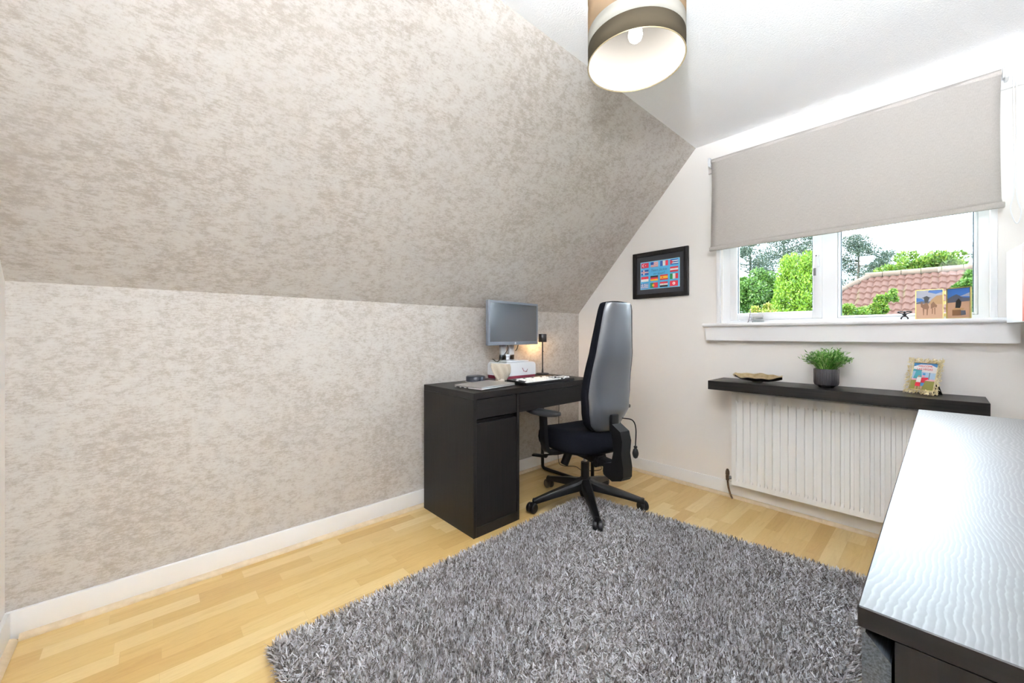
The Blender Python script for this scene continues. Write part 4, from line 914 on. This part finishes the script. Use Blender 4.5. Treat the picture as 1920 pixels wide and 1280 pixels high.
MIDG = m_leaf('mid_green_leaves', [(0, (0.0144, 0.0432, 0.0058)), (.5, (0.0360, 0.0864, 0.0108)), (1, (0.0720, 0.1296, 0.0252))], .5, .3)
BRT = m_leaf('bright_green_leaves', [(0, (0.0216, 0.0612, 0.0058)), (.5, (0.0540, 0.1080, 0.0086)), (1, (0.1152, 0.1440, 0.0216))], .5, .35)
def at(u, z_abs, dist):            # a spot seen in direction u at a horizontal distance, for placing the garden
    a = R(47.4745); k = (u - 960) / 739.09; x = 2.1719 + dist * (-math.sin(a) + k * math.cos(a)); y = -2.7926 + dist * (math.cos(a) + k * math.sin(a)); return (x, y, z_abs)
def zat(v, dist): return 1.0511 + (627.56 - v) / 739.09 * dist
def pine(name, label, u, v_top, v_bot, dist, spread, seed, n=7000, dens=26):
    rnd = random.Random(seed); x, y, _ = at(u, 0, dist); T = thing(name, label, 'tree', (x, y, GZ))
    zt, zb = zat(v_top, dist) - GZ, zat(v_bot, dist) - GZ; b = MB(); b.tube(curve([(0, 0, 0), (.1, .05, zb * .5), (-.05, 0, zb), (.05, .05, (zb + zt) / 2), (0, 0, zt)], 4), .14 * dist / 22, 8, taper=lambda t: 1 - .85 * t); cl = []
    for i in range(dens):
        f = (i + rnd.random()) / dens; z = zb + (zt - zb) * f; r = spread * (1 - f ** 1.6 * .85) * rnd.uniform(.35, 1); a = rnd.uniform(0, 6.28); rise = rnd.uniform(.0, .35) * r
        e = Vector((r * math.cos(a), r * math.sin(a), z + rise)); m_ = Vector((e.x * .5, e.y * .5, z + rise * .3)); b.tube([(0, 0, z), m_, e], .04, 5, taper=lambda t: 1 - .7 * t)
        for q in range(7):
            f2 = rnd.uniform(.35, 1.05); p = m_.lerp(e, f2) + Vector((rnd.gauss(0, .18), rnd.gauss(0, .18), rnd.gauss(.04, .08))) * spread * .6; s_ = rnd.uniform(.10, .20) * spread
            cl.append((*p, s_ * 1.5, s_ * 1.5, s_ * .7))
    b.build('trunk', BARK, T); foliage('foliage', cl, n, (.13 * dist / 22, .014 * dist / 22), PINE, T, up=.8); return T
pine('pine_tree', 'tall spreading pine at the far left of the window view', 1405, 440, 560, 26, 2.3, 1, 15000, 26)
pine('pine_tree', 'dense pine behind the lime conifer, left of its tip', 1468, 400, 570, 37, 4.0, 2, 32000, 44)
pine('pine_tree', 'pine seen just left of the window handle', 1528, 405, 540, 19, 1.4, 3, 14000, 26)
pine('pine_tree', 'tall thin-crowned pine behind the left end of the tiled roof', 1608, 445, 560, 27, 2.5, 4, 20000, 34)
pine('pine_tree', 'short pine between the tall pine and the round green tree', 1658, 474, 540, 33, 1.8, 5, 6000, 16)
pine('pine_tree', 'pine branch tips beside the right window frame', 1842, 450, 500, 26, 1.0, 6, 2500, 10)
def clump_tree(name, label, cat, u, dist, clumps, n, leaf, mt, up=0, trunk=True, group=None):
    x, y, _ = at(u, 0, dist); T = thing(name, label, cat, (x, y, GZ), group=group); rnd = random.Random(int(u))
    cl = []
    a = R(47.4745)
    for (cu, cv, ru, rv, k) in clumps:      # clump centre and size, k = sub-clumps
        cx, cy, _ = at(cu, 0, dist); cz = zat(cv, dist) - GZ; rx = ru / 739.09 * dist * .62; rz = rv / 739.09 * dist
        for q in range(k):
            e = Vector((rnd.gauss(0, .45), rnd.gauss(0, .45), rnd.gauss(0, .42))); s_ = rnd.uniform(.34, .55)
            cl.append((cx - x + e.x * rx, cy - y + e.y * rx, cz + e.z * rz, rx * s_, rx * s_, rz * s_))
    if trunk:
        zc = sum(c[2] for c in cl) / len(cl); b = MB(); b.tube([(0, 0, 0), (.03, .02, zc * .6), (0, 0, zc)], .07 * dist / 8, 8, taper=lambda t: 1 - .6 * t); b.build('trunk', BARK, T)
    foliage('foliage', cl, n, leaf, mt, T, up=up); return T
clump_tree('broadleaf_tree', 'round bright green tree rising behind the roof ridge', 'tree', 1738, 19, [(1738, 505, 70, 26, 26), (1700, 498, 30, 16, 8), (1775, 496, 34, 18, 10)], 16000, (.17, .035), BRT, up=.9)
clump_tree('garden_tree', 'loose mid green tree at the lower left of the window view', 'tree', 1408, 8.4, [(1400, 560, 46, 34, 30), (1440, 565, 34, 30, 22), (1425, 525, 40, 22, 9), (1452, 535, 24, 22, 7), (1395, 528, 24, 18, 6)], 22000, (.062, .015), MIDG)
# lime cypress : flame shaped sprays
def cypress():
    dist = 7.2; x, y, _ = at(1498, 0, dist); T = thing('cypress_tree', 'bright lime green conifer filling the left window pane', 'tree', (x, y, GZ)); rnd = random.Random(5); cl = []
    for i in range(560):
        f = rnd.random(); z = (zat(600, dist) - GZ) * .55 + f * ((zat(490, dist) - GZ) - (zat(600, dist) - GZ) * .55); r = .66 * (1 - .66 * f ** 1.7) * rnd.uniform(.55, 1.05); a = rnd.uniform(0, 6.28)
        s_ = rnd.uniform(.055, .10); cl.append((r * math.cos(a), r * math.sin(a), z + rnd.uniform(-.04, .04), s_, s_, s_ * 2.1))
    foliage('foliage', cl, 60000, (.050, .010), LIME, T, up=1.6); MB().cyl((0, 0, 0), (0, 0, zat(520, dist) - GZ), .09, .03, 8).build('trunk', BARK, T)
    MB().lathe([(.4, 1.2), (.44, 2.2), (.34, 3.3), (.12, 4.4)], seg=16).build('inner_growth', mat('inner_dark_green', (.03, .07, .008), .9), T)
cypress()
clump_tree('shrub', 'yellow-green shrub below the left end of the tiled roof', 'shrub', 1600, 6.5, [(1590, 588, 26, 16, 12), (1612, 592, 20, 12, 8)], 6000, (.045, .011), BRT)
clump_tree('shrub', 'fuller green shrub with loose shoots in front of the middle of the roof', 'shrub', 1642, 6.6, [(1640, 578, 20, 16, 12), (1652, 585, 14, 12, 8), (1668, 556, 12, 12, 3), (1682, 560, 10, 8, 2)], 6400, (.045, .011), BRT)
clump_tree('hedge_bush', 'green bush hiding the right end of the tiled roof', 'bush', 1828, 5.5, [(1830, 545, 18, 34, 20), (1814, 532, 20, 14, 8), (1832, 580, 18, 26, 16)], 16000, (.045, .012), MIDG)
clump_tree('shrub', 'low shrub with yellow tints under the lime conifer', 'shrub', 1440, 6.0, [(1438, 590, 22, 16, 12)], 4000, (.04, .011), m_leaf('yellow_green_leaves', [(0, (.05, .10, .01)), (.7, (.14, .17, .02)), (1, (.22, .13, .04))], .5, .3))
